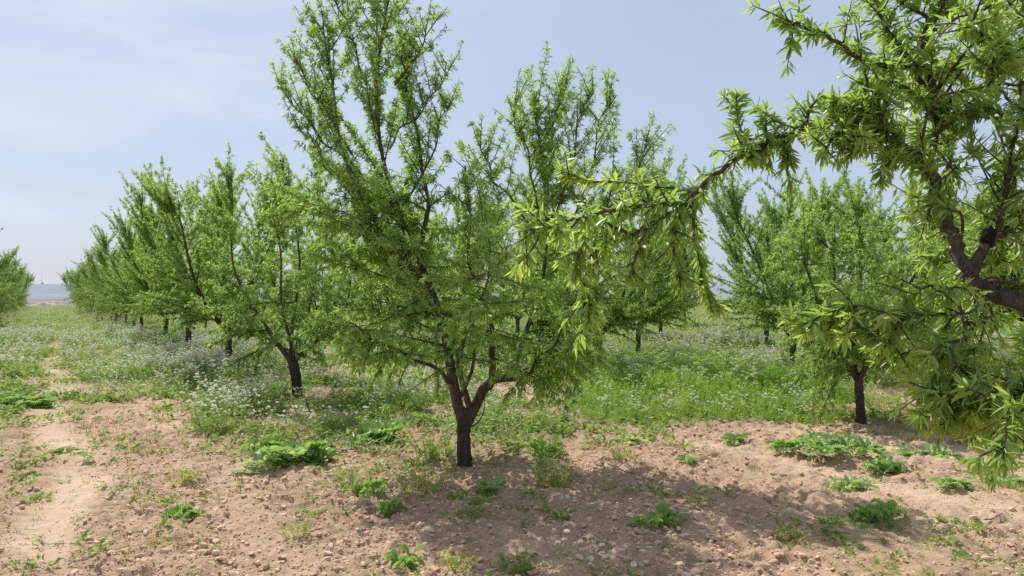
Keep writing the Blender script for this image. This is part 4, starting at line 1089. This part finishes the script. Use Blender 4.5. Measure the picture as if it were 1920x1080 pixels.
bush(790, 930, .62, .28, 'yellowish shaded weeds with white flowers in front of the trunk', 533, n=44, c=(.3, .45), leaf=(.02, .05), flowers=9)
bush(670, 900, .50, .26, 'thin weedy clump with pale flowers left of the shade', 534, n=34, c=(.5, .5), leaf=(.02, .05), flowers=6)
bush(345, 905, .34, .22, 'sparse yellowish grass weed on soil at left', 535, n=24, c=(.7, .75), leaf=(.03, .06))
bush(560, 1015, .36, .20, 'thin spindly weed on soil at bottom left of centre', 536, n=18, c=(.5, .65), leaf=(.02, .045))
bush(1165, 870, .36, .16, 'olive wispy weed on the soil right of the middle tree', 537, n=22, c=(.3, .55), leaf=(.02, .05))
bush(1475, 1020, .22, .13, 'thin shaded weed at the right end of the tree shadow', 538, n=20, c=(.4, .3), leaf=(.02, .05))
bush(1010, 810, .55, .30, 'grey green flowering weed behind the hanging shoots', 539, n=48, c=(.5, .3), leaf=(.03, .06), flowers=10)
bush(975, 1065, .34, .17, 'shaded wispy weed at the bottom centre', 540, n=30, c=(.4, .3), leaf=(.02, .05))
bush(860, 1072, .30, .18, 'yellow green sprig at the bottom below the trunk', 541, n=20, c=(.6, .75), leaf=(.02, .05))
bush(1150, 1076, .40, .22, 'white flowering weed at the bottom edge, right of centre', 542, n=16, c=(.4, .5), leaf=(.02, .04), flowers=12)
bush(1056, 1092, .12, .30, 'lone tall white flower stalk at the bottom centre', 543, n=4, c=(.4, .5), leaf=(.02, .04), flowers=4)
bush(625, 798, .70, .26, 'dark shaded weeds with white heads right of the second trunk', 544, n=46, c=(.3, .2), leaf=(.03, .07), flowers=16)
bush(400, 812, .60, .32, 'dense leafy edge of the flower bed left of the second trunk', 545, n=56, c=(.4, .3), leaf=(.03, .07), flowers=6)
bush(1830, 830, .70, .30, 'white flowering weed clump under the hanging leaves at right', 546, n=44, c=(.4, .25), leaf=(.03, .06), flowers=22)
tuft(1412, 885, .26, .09, 'low green grass tuft on the soil right of the tree shadow', 551, n=80)
tuft(860, 800, .2, .12, 'grass tuft behind the trunk on the left', 552)
tuft(300, 1028, .14, .10, 'small grass tuft at lower left', 553, n=30)

# ------------------------------------------------------------------ small dry twigs
def twig(px, py, L, ang, label):
    x, y = gpos(px, py); tr = Tree(int(px)); d = np.array([math.cos(ang), math.sin(ang), .06])
    p = tr.path((0, 0, .012), d, L, 8, .12, 0); tr.tube('t', p, np.linspace(.006, .002, 8), 5)
    q = tr.path(p[4], d + np.array([-d[1], d[0], .1]) * .7, L * .35, 5, .1, 0); tr.tube('t', q, np.linspace(.004, .0015, 5), 5)
    tag(link('fallen_twig', tr.tube_mesh('t', 'fallen_twig', M_TWIG), loc=(x, y, gz(x, y) + .01)), label, 'twig', 'fallen twigs on the soil')
twig(1845, 978, .20, .25, 'thin grey twig lying on sunlit soil at right')
twig(1190, 895, .25, 2.6, 'dark twig lying in the shade right of the trunk')

# ------------------------------------------------------------------ beyond the orchard
def simple_mat(name, a, b, scale):
    m, nt, out = new_mat(name)
    geo = nd(nt, 'ShaderNodeNewGeometry'); n = nd(nt, 'ShaderNodeTexNoise'); n.inputs['Scale'].default_value = scale; n.inputs['Detail'].default_value = 5
    nt.links.new(geo.outputs['Position'], n.inputs['Vector'])
    c = mixrgb(nt, n.outputs[0], a, b); d = nd(nt, 'ShaderNodeBsdfDiffuse'); nt.links.new(c, d.inputs[0]); nt.links.new(d.outputs[0], out.inputs[0])
    return m
# hill: a long low flat-topped ridge, aerial haze put into its blue-grey colour
k = 200; az = np.linspace(-1.35, 1.35, k); rows = []
for (dd, hh) in ((2600, -5), (2900, 18), (3250, 34), (3500, 44), (3600, 47), (5200, 46)):
    wob = (fbm(az * 9 + dd * .001, az * 0, 601, 3) - .5)
    rows.append(np.stack([np.sin(az) * dd, np.cos(az) * dd, hh * (1 + .16 * wob)], 1))
V = np.concatenate(rows); i = (np.arange(len(rows) - 1)[:, None] * k + np.arange(k - 1)[None]).ravel()
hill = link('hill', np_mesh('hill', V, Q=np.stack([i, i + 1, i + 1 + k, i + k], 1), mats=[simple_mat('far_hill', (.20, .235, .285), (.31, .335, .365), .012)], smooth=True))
tag(hill, kind='structure')
# mast on the hill
M_STEEL = simple_mat('far_steel', (.25, .28, .33), (.3, .33, .38), 1)
p = at(78, 531, 3500); mb = Tree(1)
mb.tube('m', np.array([[0, 0, -6], [0, 0, 10], [0, 0, 36]]), np.array([.7, .6, .45]), 6)
mast = empty('radio_mast', (p[0], p[1], p[2])); link('pole', mb.tube_mesh('m', 'pole', M_STEEL), mast)
hb = Tree(2); hb.tube('m', np.array([[5, 0, -6], [5, 0, -2], [5, 0, 1.5]]), np.array([4, 4, 3]), 8); link('hut', hb.tube_mesh('m', 'hut', M_STEEL), mast)
tag(mast, 'thin mast with a small hut on the skyline of the distant hill', 'mast')
# heaps of earth at the end of the alley
M_HEAP = simple_mat('heaped_earth', (.34, .25, .19), (.68, .54, .43), 1.6)
def heap(px, py, y, W, H, seed, label):
    r = np.random.default_rng(seed); n = 28; g = np.linspace(-1, 1, n); a, b = np.meshgrid(g, g); rr = np.hypot(a, b)
    z = H * np.clip(1 - rr ** 1.6, 0, 1) * (.75 + .5 * fbm(a * 2.3 + seed, b * 2.3, seed, 3)) - .1
    V = np.stack([a.ravel() * W, b.ravel() * W * .7, z.ravel()], 1); i = (np.arange(n - 1)[:, None] * n + np.arange(n - 1)[None]).ravel()
    p = at(px, py, y)
    tag(link('earth_heap', np_mesh('earth_heap', V, Q=np.stack([i, i + 1, i + 1 + n, i + n], 1), mats=[M_HEAP], smooth=True), loc=(p[0], p[1], gz(p[0], p[1]))), label, 'earth heap', 'earth heaps at the end of the alley')
heap(84, 575, 112, 1.5, .75, 1, 'left pale earth heap at the far end of the alley')
heap(95, 575, 114, 1.4, .85, 2, 'middle pale earth heap at the far end of the alley')
heap(106, 575, 113, 1.5, .75, 3, 'right pale earth heap at the far end of the alley')
heap(76, 575, 118, 1.8, .6, 4, 'dark low earth heap left of the pale ones')

# ------------------------------------------------------------------ sky, sun, camera
w = bpy.data.worlds.new('World'); scene.world = w; w.use_nodes = True
nt = w.node_tree; bg = nt.nodes['Background']
sky = nd(nt, 'ShaderNodeTexSky', sky_type='NISHITA'); sky.sun_disc = False
sky.sun_elevation = SUN_EL; sky.sun_rotation = SUN_AZ; sky.dust_density = 1.6; sky.air_density = 1.0; sky.ozone_density = 2.0
tc = nd(nt, 'ShaderNodeTexCoord')
c = mixrgb(nt, .62, sky.outputs[0], (6.2, 7.1, 9.1))            # thin spring haze
mp = nd(nt, 'ShaderNodeMapping'); mp.inputs['Rotation'].default_value = (0, 0, .35); mp.inputs['Scale'].default_value = (1.6, 1.2, 7.0)
nt.links.new(tc.outputs['Generated'], mp.inputs[0])
n1 = nd(nt, 'ShaderNodeTexNoise'); n1.inputs['Scale'].default_value = 1.7; n1.inputs['Detail'].default_value = 7; n1.inputs['Roughness'].default_value = .55; n1.inputs['Distortion'].default_value = .6
nt.links.new(mp.outputs[0], n1.inputs['Vector'])
mr = nd(nt, 'ShaderNodeMapRange', interpolation_type='SMOOTHSTEP'); nt.links.new(n1.outputs[0], mr.inputs[0])
mr.inputs[1].default_value = .36; mr.inputs[2].default_value = .74; mr.inputs[4].default_value = .62
sx = nd(nt, 'ShaderNodeSeparateXYZ'); nt.links.new(tc.outputs['Generated'], sx.inputs[0])
mx = nd(nt, 'ShaderNodeMapRange', interpolation_type='SMOOTHSTEP'); nt.links.new(sx.outputs[0], mx.inputs[0])
mx.inputs[1].default_value = .05; mx.inputs[2].default_value = -.5; mx.inputs[3].default_value = .12; mx.inputs[4].default_value = 1.0
mm = nd(nt, 'ShaderNodeMath', operation='MULTIPLY'); nt.links.new(mr.outputs[0], mm.inputs[0]); nt.links.new(mx.outputs[0], mm.inputs[1])
c = mixrgb(nt, mm.outputs[0], c, (8.1, 8.9, 9.7))                  # wisps of cirrus
nt.links.new(c, bg.inputs[0]); bg.inputs[1].default_value = .1

sd = bpy.data.lights.new('sun', 'SUN'); sd.energy = 5.0; sd.angle = R(.53); sd.color = (1, .955, .88)
so = bpy.data.objects.new('sun', sd); COL.objects.link(so)
sv = Vector((math.sin(SUN_AZ) * math.cos(SUN_EL), math.cos(SUN_AZ) * math.cos(SUN_EL), math.sin(SUN_EL)))
so.rotation_euler = (-sv).to_track_quat('-Z', 'Y').to_euler(); so.location = sv * 30

cd = bpy.data.cameras.new('camera'); co = bpy.data.objects.new('camera', cd); COL.objects.link(co)
cd.sensor_width = 36; cd.lens = 36 * F / 1920; cd.clip_start = .05; cd.clip_end = 20000
co.location = (0, 0, CAMH); co.rotation_euler = (math.pi / 2 + PITCH, 0, 0)
scene.camera = co

scene.view_settings.view_transform = 'Standard'; scene.view_settings.look = 'None'; scene.view_settings.exposure = 0; scene.view_settings.gamma = 1
scene.render.engine = 'CYCLES'
cy_ = scene.cycles
cy_.max_bounces = 9; cy_.diffuse_bounces = 6; cy_.transmission_bounces = 4; cy_.glossy_bounces = 2
cy_.use_denoising = False
scene.render.resolution_x, scene.render.resolution_y = 1024, 576
